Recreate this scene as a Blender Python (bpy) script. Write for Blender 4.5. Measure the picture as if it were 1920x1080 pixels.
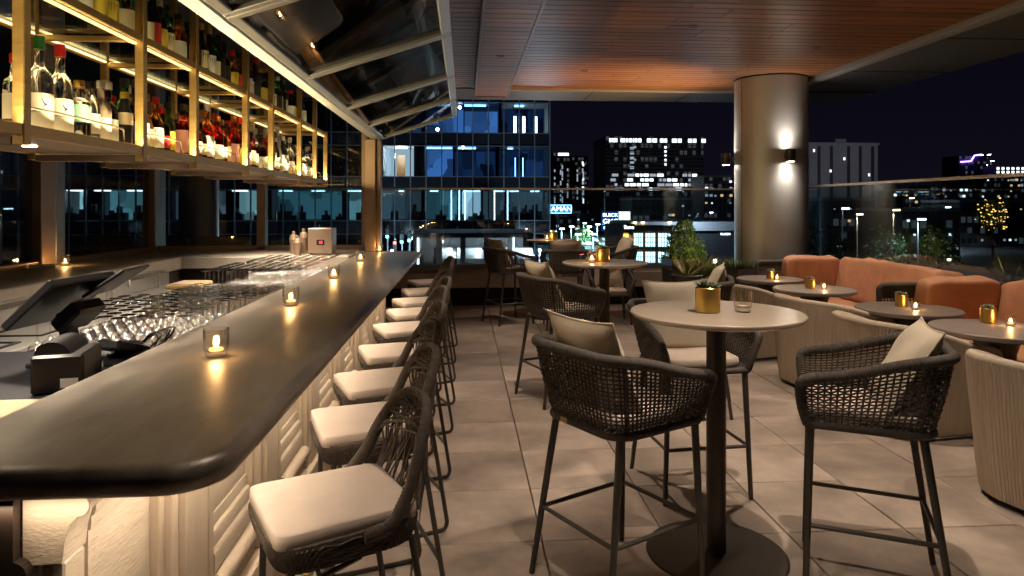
import bpy, math, random
from mathutils import Matrix, Vector
R = math.radians
random.seed(7)
scene = bpy.context.scene
for o in list(bpy.data.objects): bpy.data.objects.remove(o)

# ------------------------------------------------------------------ camera
H = 1.58; YAW = R(4.02); FPX = 1280.0; YHOR = 386.0
cam_d = bpy.data.cameras.new('camera'); cam = bpy.data.objects.new('camera', cam_d)
scene.collection.objects.link(cam)
cam_d.sensor_width = 36; cam_d.lens = 24.0; cam_d.shift_y = -(540 - YHOR) / 1920.0
cam_d.clip_start = 0.05; cam_d.clip_end = 6000
cam.location = (0, 0, H); cam.rotation_euler = (R(90), 0, -YAW)
scene.camera = cam
# ------------------------------------------------------------------ night sky
world = bpy.data.worlds.new('World'); scene.world = world; world.use_nodes = True
wn = world.node_tree.nodes; wl = world.node_tree.links
bg = wn['Background']
sky = wn.new('ShaderNodeTexSky'); sky.sky_type = 'NISHITA'; sky.sun_disc = False
sky.sun_elevation = R(-8); sky.sun_rotation = R(200)
addc = wn.new('ShaderNodeMix'); addc.data_type = 'RGBA'; addc.blend_type = 'ADD'
addc.inputs[0].default_value = 1.0
# faint city glow that fades upwards from the horizon
tcw = wn.new('ShaderNodeTexCoord'); sxyz = wn.new('ShaderNodeSeparateXYZ'); mr = wn.new('ShaderNodeMapRange')
mr.inputs[1].default_value = -0.02; mr.inputs[2].default_value = 0.35; mr.interpolation_type = 'SMOOTHSTEP'
mxw = wn.new('ShaderNodeMix'); mxw.data_type = 'RGBA'
mxw.inputs[6].default_value = (0.016, 0.014, 0.030, 1); mxw.inputs[7].default_value = (0.004, 0.005, 0.016, 1)
wl.new(tcw.outputs['Generated'], sxyz.inputs[0]); wl.new(sxyz.outputs[2], mr.inputs[0]); wl.new(mr.outputs[0], mxw.inputs[0]); wl.new(mxw.outputs[2], addc.inputs[7])
wl.new(sky.outputs[0], addc.inputs[6]); wl.new(addc.outputs[2], bg.inputs[0])
bg.inputs[1].default_value = 0.10
# ------------------------------------------------------------------ picture
scene.view_settings.view_transform = 'Standard'; scene.view_settings.look = 'None'
scene.view_settings.exposure = 1.5; scene.view_settings.gamma = 1.0
scene.render.engine = 'CYCLES'
cy = scene.cycles
cy.use_denoising = True
try: cy.denoiser = 'OPENIMAGEDENOISE'
except Exception: pass
cy.max_bounces = 8; cy.transparent_max_bounces = 128; cy.transmission_bounces = 8
cy.glossy_bounces = 4; cy.diffuse_bounces = 3
cy.caustics_reflective = False; cy.caustics_refractive = False
cy.sample_clamp_indirect = 4.0; cy.sample_clamp_direct = 0.0
cy.use_light_tree = True

COL = scene.collection
CY_, SY_ = math.cos(YAW), math.sin(YAW)
def XY(px, Y):                       # world X on the plane Y seen in photo column px
    return Y * math.tan(math.atan((px - 960) / FPX) + YAW)
def Zat(py, X, Y):                   # world z of photo row py at the place X, Y
    return H - (py - YHOR) / FPX * (X * SY_ + Y * CY_)

# ------------------------------------------------------------------ mesh collector
class MB:
    def __init__(s): s.v = []; s.f = []; s.M = None
    def add(s, vs, fs):
        b = len(s.v)
        if s.M is not None: vs = [tuple(s.M @ Vector(p)) for p in vs]
        s.v += [tuple(p) for p in vs]; s.f += [tuple(b + i for i in q) for q in fs]
        return s
    def box(s, a, b, bev=0.0):
        (x0, y0, z0), (x1, y1, z1) = a, b
        if x0 > x1: x0, x1 = x1, x0
        if y0 > y1: y0, y1 = y1, y0
        if z0 > z1: z0, z1 = z1, z0
        if bev <= 0:
            vs = [(x, y, z) for x in (x0, x1) for y in (y0, y1) for z in (z0, z1)]
            return s.add(vs, [(0,1,3,2),(4,6,7,5),(0,4,5,1),(2,3,7,6),(0,2,6,4),(1,5,7,3)])
        bev = min(bev, (x1-x0)*.45, (y1-y0)*.45, (z1-z0)*.45)
        vs = []; ix = {}
        for i, (x, sx) in enumerate(((x0, 1), (x1, -1))):
            for j, (y, sy) in enumerate(((y0, 1), (y1, -1))):
                for k, (z, sz) in enumerate(((z0, 1), (z1, -1))):
                    for ax in range(3):
                        p = [x + sx*bev, y + sy*bev, z + sz*bev]; p[ax] = (x, y, z)[ax]
                        ix[i, j, k, ax] = len(vs); vs.append(p)
        fs = []
        for ax in range(3):
            u, w = [q for q in range(3) if q != ax]
            for e in (0, 1):
                q = []
                for (p1, p2) in ((0,0),(1,0),(1,1),(0,1)):
                    c = [0,0,0]; c[ax] = e; c[u] = p1; c[w] = p2
                    q.append(ix[c[0], c[1], c[2], ax])
                fs.append(q)
        for ax in range(3):
            u, w = [q for q in range(3) if q != ax]
            for p1 in (0, 1):
                for p2 in (0, 1):
                    c0 = [0,0,0]; c1 = [0,0,0]; c0[u] = c1[u] = p1; c0[w] = c1[w] = p2; c1[ax] = 1
                    fs.append([ix[(*c0, u)], ix[(*c1, u)], ix[(*c1, w)], ix[(*c0, w)]])
        for i in (0,1):
            for j in (0,1):
                for k in (0,1): fs.append([ix[i,j,k,0], ix[i,j,k,1], ix[i,j,k,2]])
        return s.add(vs, fs)
    def tube(s, pts, r, n=8, closed=False, caps=True, sq=(1, 1), up=None):
        pts = [Vector(p) for p in pts]; m = len(pts)
        rs = r if isinstance(r, (list, tuple)) else [r]*m
        vs = []; prev = None
        for i, p in enumerate(pts):
            if closed: t = pts[(i+1) % m] - pts[i-1]
            else: t = pts[min(i+1, m-1)] - pts[max(i-1, 0)]
            if t.length < 1e-9: t = Vector((0,0,1))
            t.normalize()
            if prev is None:
                ref = Vector(up) if up else (Vector((0,0,1)) if abs(t.z) < .9 else Vector((1,0,0)))
                nrm = (ref - t*ref.dot(t)).normalized()
            else:
                nrm = prev - t*prev.dot(t)
                nrm = nrm.normalized() if nrm.length > 1e-6 else prev
            prev = nrm; bi = t.cross(nrm)
            for k in range(n):
                a = 2*math.pi*(k+.5)/n
                vs.append(p + (nrm*math.cos(a)*sq[0] + bi*math.sin(a)*sq[1])*rs[i])
        fs = []
        for i in range(m if closed else m-1):
            j = (i+1) % m
            for k in range(n):
                l = (k+1) % n
                fs.append((i*n+k, i*n+l, j*n+l, j*n+k))
        if caps and not closed:
            fs.append(tuple(range(n))[::-1]); fs.append(tuple((m-1)*n+k for k in range(n)))
        return s.add(vs, fs)
    def lathe(s, prof, n=24, c=(0,0,0), capb=True, capt=True):
        vs = []
        for (r, z) in prof:
            for k in range(n):
                a = 2*math.pi*k/n; vs.append((c[0]+r*math.cos(a), c[1]+r*math.sin(a), c[2]+z))
        fs = []
        for i in range(len(prof)-1):
            for k in range(n):
                l = (k+1) % n; fs.append((i*n+k, i*n+l, (i+1)*n+l, (i+1)*n+k))
        m = len(prof)
        if capb and prof[0][0] > 1e-5: fs.append(tuple(range(n))[::-1])
        if capt and prof[-1][0] > 1e-5: fs.append(tuple((m-1)*n+k for k in range(n)))
        return s.add(vs, fs)
    def prism(s, pts, z0, z1):
        n = len(pts)
        vs = [(x, y, z0) for x, y in pts] + [(x, y, z1) for x, y in pts]
        fs = [tuple(range(n))[::-1], tuple(range(n, 2*n))] + [(k, (k+1) % n, n+(k+1) % n, n+k) for k in range(n)]
        return s.add(vs, fs)
    def rings(s, rs, close=True, capb=True, capt=True):
        n = len(rs[0]); vs = [p for r in rs for p in r]; fs = []
        for i in range(len(rs)-1):
            for k in range(n if close else n-1):
                l = (k+1) % n; fs.append((i*n+k, i*n+l, (i+1)*n+l, (i+1)*n+k))
        if close and capb: fs.append(tuple(range(n))[::-1])
        if close and capt: fs.append(tuple((len(rs)-1)*n+k for k in range(n)))
        return s.add(vs, fs)
    def sell(s, c, h, e=.3, nu=28, nv=14, fn=None):     # super-ellipsoid: a soft rounded block
        def sp(x, p): return math.copysign(abs(x)**p, x)
        rs = []
        for j in range(nv+1):
            ph = -math.pi/2 + math.pi*j/nv
            ring = []
            for k in range(nu):
                th = 2*math.pi*k/nu
                x = sp(math.cos(ph), e)*sp(math.cos(th), e); y = sp(math.cos(ph), e)*sp(math.sin(th), e); z = sp(math.sin(ph), e)
                p = (c[0]+h[0]*x, c[1]+h[1]*y, c[2]+h[2]*z)
                ring.append(fn(p, x, y, z) if fn else p)
            rs.append(ring)
        return s.rings(rs)
    def quad(s, a, b, c, d): return s.add([a, b, c, d], [(0,1,2,3)])
    def build(s, name, mat, parent=None, smooth=40, kind=None):
        me = bpy.data.meshes.new(name); me.from_pydata(s.v, [], s.f); me.update()
        if smooth:
            me.shade_smooth()
            try: me.set_sharp_from_angle(angle=R(smooth))
            except Exception: pass
        me.materials.append(mat)
        o = bpy.data.objects.new(name, me); COL.objects.link(o)
        if parent: o.parent = parent
        if kind: o['kind'] = kind
        return o
def inst(name, src, loc=(0,0,0), rot=(0,0,0), parent=None, scale=None):
    o = bpy.data.objects.new(name, src.data if hasattr(src, 'data') else src); COL.objects.link(o)
    o.location = loc; o.rotation_euler = rot
    if scale: o.scale = scale
    if parent: o.parent = parent
    return o
def thing(name, label, cat, loc=(0,0,0), rz=0, group=None):
    o = bpy.data.objects.new(name, None); COL.objects.link(o)
    o.empty_display_size = .1
    o.location = loc; o.rotation_euler = (0, 0, rz); return tag(o, label, cat, group)
def tag(o, label, cat, group=None):
    o['label'] = label; o['category'] = cat
    if group: o['group'] = group
    return o
def struct(o): o['kind'] = 'structure'; return o
def kids(o): return [c for c in bpy.data.objects if c.parent == o]
def dup(root, loc, rz, label, group=None, scale=None):
    r = root.copy(); COL.objects.link(r); r.location = loc; r.rotation_euler = (0, 0, rz); r['label'] = label
    if group: r['group'] = group
    if scale: r.scale = scale
    for ch in kids(root):
        c = ch.copy(); COL.objects.link(c); c.parent = r
        for g in kids(ch):
            d = g.copy(); COL.objects.link(d); d.parent = c
    return r
def lamp(kind, name, loc, energy, color, parent=None, **kw):
    d = bpy.data.lights.new(name, kind); d.energy = energy; d.color = color
    rot = kw.pop('rot', (0,0,0))
    for k, v in kw.items(): setattr(d, k, v)
    o = bpy.data.objects.new(name, d); COL.objects.link(o); o.location = loc; o.rotation_euler = rot
    if parent: o.parent = parent
    return o
def rotM(loc=(0,0,0), rx=0, ry=0, rz=0):
    return Matrix.Translation(loc) @ Matrix.Rotation(rz,4,'Z') @ Matrix.Rotation(ry,4,'Y') @ Matrix.Rotation(rx,4,'X')

# ------------------------------------------------------------------ materials
def mat(name, col, rough=.5, metal=0., var=0., vscale=8., stretch=(1,1,1), bump=0., bscale=60., bstretch=None,
        objvar=0., trans=0., ior=1.45, spec=.5, col2=None, coat=0., rvar=0., detail=6, sheen=0.):
    m = bpy.data.materials.new(name); m.use_nodes = True
    nt = m.node_tree; N = nt.nodes; L = nt.links; b = N['Principled BSDF']
    b.inputs['Base Color'].default_value = (*col, 1); b.inputs['Roughness'].default_value = rough
    b.inputs['Metallic'].default_value = metal; b.inputs['IOR'].default_value = ior
    b.inputs['Specular IOR Level'].default_value = spec
    b.inputs['Transmission Weight'].default_value = trans
    b.inputs['Coat Weight'].default_value = coat
    if sheen: b.inputs['Sheen Weight'].default_value = sheen
    if var or bump or objvar or rvar:
        tc = N.new('ShaderNodeTexCoord'); oi = N.new('ShaderNodeObjectInfo')
        off = N.new('ShaderNodeVectorMath'); off.operation = 'MULTIPLY_ADD'
        L.new(oi.outputs['Random'], off.inputs[0]); off.inputs[1].default_value = (31., 17., 23.)
        L.new(tc.outputs['Object'], off.inputs[2])
        mp = N.new('ShaderNodeMapping'); mp.inputs['Scale'].default_value = stretch
        L.new(off.outputs[0], mp.inputs[0])
    src = None
    if var:
        nz = N.new('ShaderNodeTexNoise'); nz.inputs['Scale'].default_value = vscale; nz.inputs['Detail'].default_value = detail
        nz.inputs['Roughness'].default_value = .62
        L.new(mp.outputs[0], nz.inputs[0])
        rp = N.new('ShaderNodeMapRange'); rp.inputs[1].default_value = .3; rp.inputs[2].default_value = .7
        L.new(nz.outputs[0], rp.inputs[0])
        mx = N.new('ShaderNodeMix'); mx.data_type = 'RGBA'
        a = tuple(c*(1-var) for c in col); z = col2 if col2 else tuple(min(1, c*(1+var)) for c in col)
        mx.inputs[6].default_value = (*a, 1); mx.inputs[7].default_value = (*z, 1)
        L.new(rp.outputs[0], mx.inputs[0]); src = mx.outputs[2]
        if rvar:
            rr = N.new('ShaderNodeMapRange'); rr.inputs[1].default_value = .3; rr.inputs[2].default_value = .7
            rr.inputs[3].default_value = rough - rvar; rr.inputs[4].default_value = rough + rvar
            L.new(nz.outputs[0], rr.inputs[0]); L.new(rr.outputs[0], b.inputs['Roughness'])
    if objvar:
        hs = N.new('ShaderNodeHueSaturation'); ml = N.new('ShaderNodeMapRange')
        ml.inputs[3].default_value = 1-objvar; ml.inputs[4].default_value = 1+objvar
        L.new(oi.outputs['Random'], ml.inputs[0]); L.new(ml.outputs[0], hs.inputs['Value'])
        if src: L.new(src, hs.inputs['Color'])
        else: hs.inputs['Color'].default_value = (*col, 1)
        src = hs.outputs[0]
    if src: L.new(src, b.inputs['Base Color'])
    if bump:
        n2 = N.new('ShaderNodeTexNoise'); n2.inputs['Scale'].default_value = bscale; n2.inputs['Detail'].default_value = 4
        if bstretch:
            mp2 = N.new('ShaderNodeMapping'); mp2.inputs['Scale'].default_value = bstretch
            L.new(off.outputs[0], mp2.inputs[0]); L.new(mp2.outputs[0], n2.inputs[0])
        else: L.new(mp.outputs[0], n2.inputs[0])
        bp = N.new('ShaderNodeBump'); bp.inputs['Strength'].default_value = bump; bp.inputs['Distance'].default_value = .01
        L.new(n2.outputs[0], bp.inputs['Height']); L.new(bp.outputs[0], b.inputs['Normal'])
    return m
def emit(name, col, s):
    m = bpy.data.materials.new(name); m.use_nodes = True; nt = m.node_tree; nt.nodes.clear()
    e = nt.nodes.new('ShaderNodeEmission'); e.inputs[0].default_value = (*col, 1); e.inputs[1].default_value = s
    o = nt.nodes.new('ShaderNodeOutputMaterial'); nt.links.new(e.outputs[0], o.inputs[0]); return m
def pane(name, tint=(.9,.95,.95), ior=1.5, rough=0.0, gain=1.0):
    m = bpy.data.materials.new(name); m.use_nodes = True; nt = m.node_tree; N = nt.nodes; L = nt.links; N.clear()
    t = N.new('ShaderNodeBsdfTransparent'); t.inputs[0].default_value = (*tint, 1)
    g = N.new('ShaderNodeBsdfGlossy'); g.inputs['Roughness'].default_value = rough
    f = N.new('ShaderNodeLayerWeight'); f.inputs[0].default_value = .5       # facing is the same on both sides of the pane
    pw = N.new('ShaderNodeMath'); pw.operation = 'POWER'; pw.inputs[1].default_value = 5.0; L.new(f.outputs['Facing'], pw.inputs[0])
    r0 = ((ior-1)/(ior+1))**2
    mu = N.new('ShaderNodeMath'); mu.operation = 'MULTIPLY_ADD'; mu.inputs[1].default_value = (1-r0)*gain; mu.inputs[2].default_value = r0*gain; mu.use_clamp = True
    L.new(pw.outputs[0], mu.inputs[0])
    x = N.new('ShaderNodeMixShader'); o = N.new('ShaderNodeOutputMaterial')
    L.new(mu.outputs[0], x.inputs[0]); L.new(t.outputs[0], x.inputs[1]); L.new(g.outputs[0], x.inputs[2]); L.new(x.outputs[0], o.inputs[0])
    return m
WARM = (1.0, .81, .63); WARM2 = (1.0, .62, .28)
M = {}
M['paver'] = mat('paver', (.37,.30,.248), .42, var=.36, vscale=3.0, objvar=.17, detail=9, bump=.12, bscale=90, rvar=.10, spec=.45)
M['grout'] = mat('grout', (.05,.042,.036), .9)
M['stone'] = mat('travertine', (.60,.50,.38), .6, var=.12, vscale=9, stretch=(1,.5,2.5), bump=.22, bscale=70, bstretch=(1,.45,2.2))
M['stone_trim'] = mat('travertine_trim', (.58,.47,.35), .55, var=.10, vscale=7, stretch=(1,1,.3), bump=.25, bscale=40, objvar=.05)
M['bartop'] = mat('pewter_counter', (.25,.215,.175), .43, metal=.42, var=.40, vscale=6, stretch=(1.6,.5,1), bump=.10, bscale=60, bstretch=(3,.6,1), rvar=.13, detail=10)
M['darkwood'] = mat('dark_wood', (.035,.022,.016), .5, var=.2, vscale=5)
M['plank'] = mat('cedar_plank', (.175,.074,.031), .40, var=.38, vscale=4, stretch=(.35,9,9), objvar=.28, bump=.10, bscale=18, bstretch=(.4,14,14), spec=.32)
M['plank_gap'] = mat('ceiling_void', (.012,.008,.006), .9)
M['soffit'] = mat('painted_soffit', (.075,.072,.08), .5, var=.08, vscale=2)
M['soffit_trim'] = mat('pale_metal_trim', (.26,.255,.26), .45, metal=.2)
M['handrail'] = mat('satin_handrail', (.80,.78,.76), .38, metal=.3)
M['column'] = mat('metal_cladding', (.47,.46,.455), .45, metal=.4, var=.08, vscale=3, stretch=(1,1,.2), bump=.03, bscale=40, bstretch=(8,8,.4))
M['brass'] = mat('brushed_brass', (.52,.36,.14), .38, metal=.8, var=.12, vscale=12, stretch=(1,1,4), rvar=.06)
M['pot'] = mat('gold_pot', (.62,.41,.12), .32, metal=1., var=.12, vscale=20)
M['alu'] = mat('aluminium_frame', (.20,.206,.216), .42, metal=.5, var=.06, vscale=6)
M['bronze'] = mat('bronze_frame', (.27,.19,.13), .42, metal=.4, var=.1, vscale=5)
M['black'] = mat('black_metal', (.013,.012,.011), .42, metal=.2)
M['leg'] = mat('charcoal_leg', (.070,.062,.052), .42, metal=.35, var=.15, vscale=20)
M['rope'] = mat('charcoal_rope', (.085,.072,.062), .78, var=.3, vscale=60, bump=.3, bscale=220)
M['wrope'] = mat('brown_rope', (.085,.067,.053), .75, var=.35, vscale=45, bump=.35, bscale=180)
M['brope'] = mat('beige_rope', (.50,.415,.315), .8, var=.12, vscale=9, stretch=(7,7,.25), bump=.25, bscale=160)
M['cushion'] = mat('beige_fabric', (.49,.405,.335), .85, var=.06, vscale=12, bump=.18, bscale=350, sheen=.1)
M['pillow'] = mat('oatmeal_fabric', (.62,.54,.42), .88, var=.07, vscale=9, bump=.22, bscale=300, sheen=.1)
M['orange'] = mat('terracotta_fabric', (.50,.235,.125), .7, var=.14, vscale=7, bump=.30, bscale=16, sheen=.1)
M['tabletop'] = mat('pale_tabletop', (.46,.385,.30), .22, var=.06, vscale=5)
M['lowtop'] = mat('grey_tabletop', (.20,.165,.14), .42, var=.1, vscale=9)
M['tablemetal'] = mat('bronze_table_metal', (.055,.045,.037), .38, metal=.5, var=.12, vscale=9)
M['steel'] = mat('stainless_steel', (.48,.46,.43), .30, metal=.7, var=.08, vscale=5)
M['plastic'] = mat('black_plastic', (.008,.008,.009), .38, spec=.3)
M['plastic2'] = mat('grey_plastic', (.018,.018,.021), .45, spec=.3)
M['paper'] = mat('white_paper', (.75,.72,.66), .8)
M['wax'] = mat('candle_wax', (.8,.7,.5), .5)
M['flame'] = emit('flame', (1., .60, .20), 22)
M['glow_wax'] = emit('glowing_wax', (1., .50, .13), 1.3)
M['led'] = emit('warm_led', (1., .66, .26), 1.5)
M['ledsoft'] = emit('warm_led_soft', (1., .70, .30), 1.0)
M['ledfront'] = emit('dim_warm_led', (1., .64, .24), .8)
M['lens'] = emit('downlight_lens', (1., .78, .5), 25)
M['sconce'] = emit('sconce_lens', (1., .88, .72), 30)
M['barglass'] = pane('bar_glassware', (.985,.98,.975), 1.52, .08, 2.0)
M['votive'] = pane('ribbed_candle_glass', (.99,.97,.94), 1.5, .10, 2.6)
M['glass'] = mat('clear_glass', (1,1,1), .02, trans=1., ior=1.45)
M['pane'] = pane('window_glass', (.80,.86,.86), 1.5, gain=1.3)
M['fold_pane'] = pane('folding_window_glass', (.70,.73,.72), 1.5, gain=1.3)
M['balu'] = pane('balustrade_glass', (.74,.84,.87), 1.5, gain=2.0)
M['ceil_dark'] = mat('dark_ceiling', (.02,.02,.021), .6)
M['leaf'] = mat('leaf_green', (.10,.20,.045), .5, var=.4, vscale=8, objvar=.1)
M['leaf2'] = mat('leaf_dark', (.045,.09,.03), .5, var=.4, vscale=8)
M['grassy'] = mat('grass_blade', (.085,.12,.035), .6, var=.4, vscale=8)
M['yucca'] = mat('yucca_leaf', (.22,.24,.07), .45, var=.35, vscale=10)
M['dry'] = mat('dry_shrub', (.30,.22,.09), .7, var=.4, vscale=12)
M['succ'] = mat('succulent', (.17,.21,.13), .5, var=.3, vscale=20)
M['soil'] = mat('soil', (.03,.022,.016), .9)
M['planter'] = mat('dark_planter', (.05,.045,.042), .45, var=.15, vscale=4)
M['ledge'] = mat('concrete_ledge', (.40,.345,.275), .45, var=.14, vscale=4, bump=.1, bscale=50)
# ================================================================== SETTING
CZ = 3.38
# ---- terrace floor with single paving tiles
fl = struct(MB().box((-9, -2, -.30), (8, 11.45, -.03)).build('terrace_floor', M['grout'], smooth=0))
TS = .594; gap = .006
t0 = MB().box((-TS/2+gap/2, -TS/2+gap/2, -.029), (TS/2-gap/2, TS/2-gap/2, 0), .0035).build('paving_tile', M['paver'], fl, smooth=20)
first = True
for k in range(-3, 8):
    for j in range(-5, 13):
        x = .368+TS*(k+.5); y = 3.2+.593*(j+.5)
        dz = random.uniform(-.0012, .0012)
        if first: t0.location = (x, y, dz); first = False
        else: inst('paving_tile', t0, (x, y, dz), (0, 0, random.choice((0, math.pi/2, math.pi))), fl)
# ---- wooden ceiling, plank by plank
ce = struct(MB().box((-1.05, -1.5, CZ+.03), (4.9, 10.43, CZ+.12)).build('ceiling', M['plank_gap'], smooth=0))
PP = .150
pl_cache = {}
def plank(x0, x1, y, z, par):
    key = round(x1-x0, 2)
    if key not in pl_cache:
        o = MB().box((-(key-.003)/2, -PP/2+.007, 0), ((key-.003)/2, PP/2-.007, .028), .003).build('ceiling_plank', M['plank'], par, smooth=20)
        pl_cache[key] = o.data; o.location = ((x0+x1)/2, y, z)
    else: inst('ceiling_plank', pl_cache[key], ((x0+x1)/2, y, z), (0,0,0), par)
y = 10.43-PP/2
row = 0
while y > -1.4:
    plank(-1.0, .17, y, CZ, ce)
    if y > 5.3:
        cuts = [.65] + sorted(random.sample([1.65, 2.05, 2.45, 2.85, 3.25, 3.65, 4.05], 2)) + [4.85]
        if cuts[2]-cuts[1] < .7: cuts = [.65, 2.45, 3.65, 4.85] if row % 2 else [.65, 1.65, 3.25, 4.85]
    else: cuts = [.65, 4.85]
    for a, b in zip(cuts, cuts[1:]): plank(a, b, y, CZ, ce)
    y -= PP; row += 1
bk = MB().box((.18, -1.4, CZ-.09), (.638, 10.42, CZ+.02)).build('dropped_beam', M['plank_gap'], ce, smooth=0)
tcol = MB().box((.150, -1.4, CZ-.135), (.176, 10.44, CZ+.0), .003).build('beam_edge_board', M['plank'], bk)
tcol = MB().box((.642, -1.4, CZ-.135), (.668, 10.44, CZ+.0), .003).build('beam_edge_board', M['plank'], bk)
y = 10.43-PP/2
bp = None
while y > -1.3:
    if bp is None:
        bp = MB().box((-.231, -PP/2+.004, 0), (.231, PP/2-.004, .028), .003).build('beam_plank', M['plank'], bk, smooth=20)
        bp.location = (.409, y, CZ-.128)
    else: inst('beam_plank', bp, (.409, y, CZ-.128), (0,0,0), bk)
    y -= PP
MB().box((.15, 10.44, CZ-.135), (.668, 10.47, CZ+.0), .003).build('beam_end_board', M['plank'], bk)
# ---- grey soffit round the wooden ceiling and the roof above
so = struct(MB().box((-9, 10.48, CZ-.005), (6.55, 11.55, CZ+.18)).build('roof_soffit', M['soffit'], smooth=0))
MB().box((5.03, -1.5, CZ+.01), (6.55, 10.475, CZ+.18)).build('soffit_side', M['soffit'], so, smooth=0)
MB().box((4.87, -1.5, CZ-.05), (5.02, 10.30, CZ+.10), .006).build('soffit_trim', M['soffit_trim'], so)
MB().box((.68, 10.436, CZ-.03), (4.86, 10.474, CZ+.05), .004).build('soffit_trim', M['soffit_trim'], so)
for xx in (2.02, 3.6): MB().box((xx, 10.5, CZ-.009), (xx+.012, 11.5, CZ-.006)).build('soffit_joint', M['plank_gap'], so, smooth=0)
for yy in (3.4, 5.2, 7.0, 8.8): MB().box((5.06, yy, CZ+.004), (6.5, yy+.012, CZ+.0085)).build('soffit_joint', M['plank_gap'], so, smooth=0)
rf = struct(MB().box((-9, -2, CZ+.22), (6.9, 11.7, CZ+.6)).build('roof_slab', M['ceil_dark'], smooth=0))  # unseen slab above the ceiling, added to block the sky
bc = struct(MB().box((-9, -2, 3.30), (-1.06, 10.43, 3.40)).build('bar_ceiling', M['ceil_dark'], smooth=0))
# tiny sprinkler heads and pins in the planks
for (x, y) in ((1.62, 8.4), (2.62, 6.5), (4.1, 7.2), (3.3, 8.9)):
    o = MB().lathe([(.016, 0), (.016, -.006), (.006, -.01), (.006, -.028), (.014, -.03), (.014, -.033)], 10).build('sprinkler_head', M['soffit_trim'])
    o.location = (x, y, CZ-.0005); tag(o, {1.62: 'small sprinkler head in the planks near the dropped beam', 2.62: 'small sprinkler head in the planks nearest the camera', 4.1: 'small sprinkler head in the planks beside the grey soffit', 3.3: 'small sprinkler head in the planks left of the column'}[x], 'sprinkler')

# ---- recessed downlights (they light floor and tables)
def downlight(x, y, z, label, watts, size=R(72), blend=.75, tilt=(0, 0), col=WARM):
    t = thing('downlight', label, 'downlight', (x, y, z), 0, 'recessed downlights in the ceiling')
    MB().lathe([(.030, .02), (.030, -.002), (.044, -.003), (.046, 0), (.046, .004)], 20, capb=False, capt=False).build('trim_ring', M['black'], t)
    MB().lathe([(.0001, .014), (.029, .014)], 16, capb=False, capt=False).build('lens', M['lens'], t)
    lamp('SPOT', 'spot', (0, 0, -.01), watts, col, t, spot_size=size, spot_blend=blend, shadow_soft_size=.025, rot=(tilt[0], tilt[1], 0))
    return t
DL = [(.41, 2.0, CZ-.130, 34), (.41, 4.9, CZ-.130, 60), (.41, 7.6, CZ-.130, 30), (1.55, 2.55, CZ-.001, 66), (2.3, 4.4, CZ-.001, 62),
      (2.3, 6.7, CZ-.001, 34), (3.9, 3.4, CZ-.001, 42), (4.0, 5.6, CZ-.001, 60), (4.0, 7.5, CZ-.001, 60), (1.6, 9.0, CZ-.001, 34)]
LD = ['downlight in the dropped beam above the nearest stools', 'downlight in the dropped beam halfway along the bar', 'downlight in the dropped beam near its far end',
      'downlight in the planks above the nearest bar table', 'downlight in the planks above the aisle by the middle table', 'downlight in the planks above the far lounge chairs',
      'downlight in the planks above the nearest lounge chair', 'downlight in the planks above the nearer sofa', 'downlight in the planks above the farther sofa',
      'downlight in the planks above the farthest bar table']
for (x, y, z, w), lb in zip(DL, LD): downlight(x, y, z, lb, w*1.28)

# ---- column with two wall lights
CX0, CY0, CR = 4.36, 9.45, .494
col = thing('column', 'big round metal clad column beside the planters', 'column', (CX0, CY0, 0))
MB().lathe([(CR, 0), (CR, CZ-.015)], 72).build('cladding', M['column'], col)
MB().lathe([(CR+.008, CZ-.02), (CR+.008, CZ-.001)], 72).build('shadow_ring', M['black'], col)
face = math.atan2(-CY0, -CX0)
for da in (-50, 14+62, 180):
    a = face + R(da)
    mb = MB(); mb.M = rotM((0,0,0), rz=a); mb.box((CR-.002, -.004, .01), (CR+.0015, .004, CZ-.03)); mb.build('seam', M['black'], col, smooth=0)
def sconce(da, label):
    a = face + R(da); t = thing('wall_light', label, 'wall light', (CX0+math.cos(a)*CR, CY0+math.sin(a)*CR, 2.256), a, 'up and down wall lights on the column')
    MB().box((.002, -.035, -.035), (.02, .035, .035), .004).build('backplate', M['tablemetal'], t)
    mb = MB(); mb.M = rotM((.0,0,0)); mb.tube([(.018, 0, 0), (.09, 0, 0)], .012, 8); mb.build('arm', M['tablemetal'], t)
    MB().lathe([(.055, -.085), (.065, -.085), (.065, .085), (.055, .085)], 24, (.115, 0, 0), capb=False, capt=False).build('shade', M['tablemetal'], t)
    for s in (1, -1):
        MB().lathe([(.0001, s*.083), (.054, s*.083)], 20, (.115, 0, 0), capb=False, capt=False).build('lens', M['sconce'], t)
        lamp('SPOT', 'beam', (.115, 0, s*.09), 11, (1., .89, .76), t, spot_size=R(130), spot_blend=1., shadow_soft_size=.05, rot=((math.pi if s > 0 else 0), 0, 0))
sconce(24, 'lit wall light on the front of the round column')
sconce(-84, 'lit wall light on the left edge of the round column')

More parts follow.
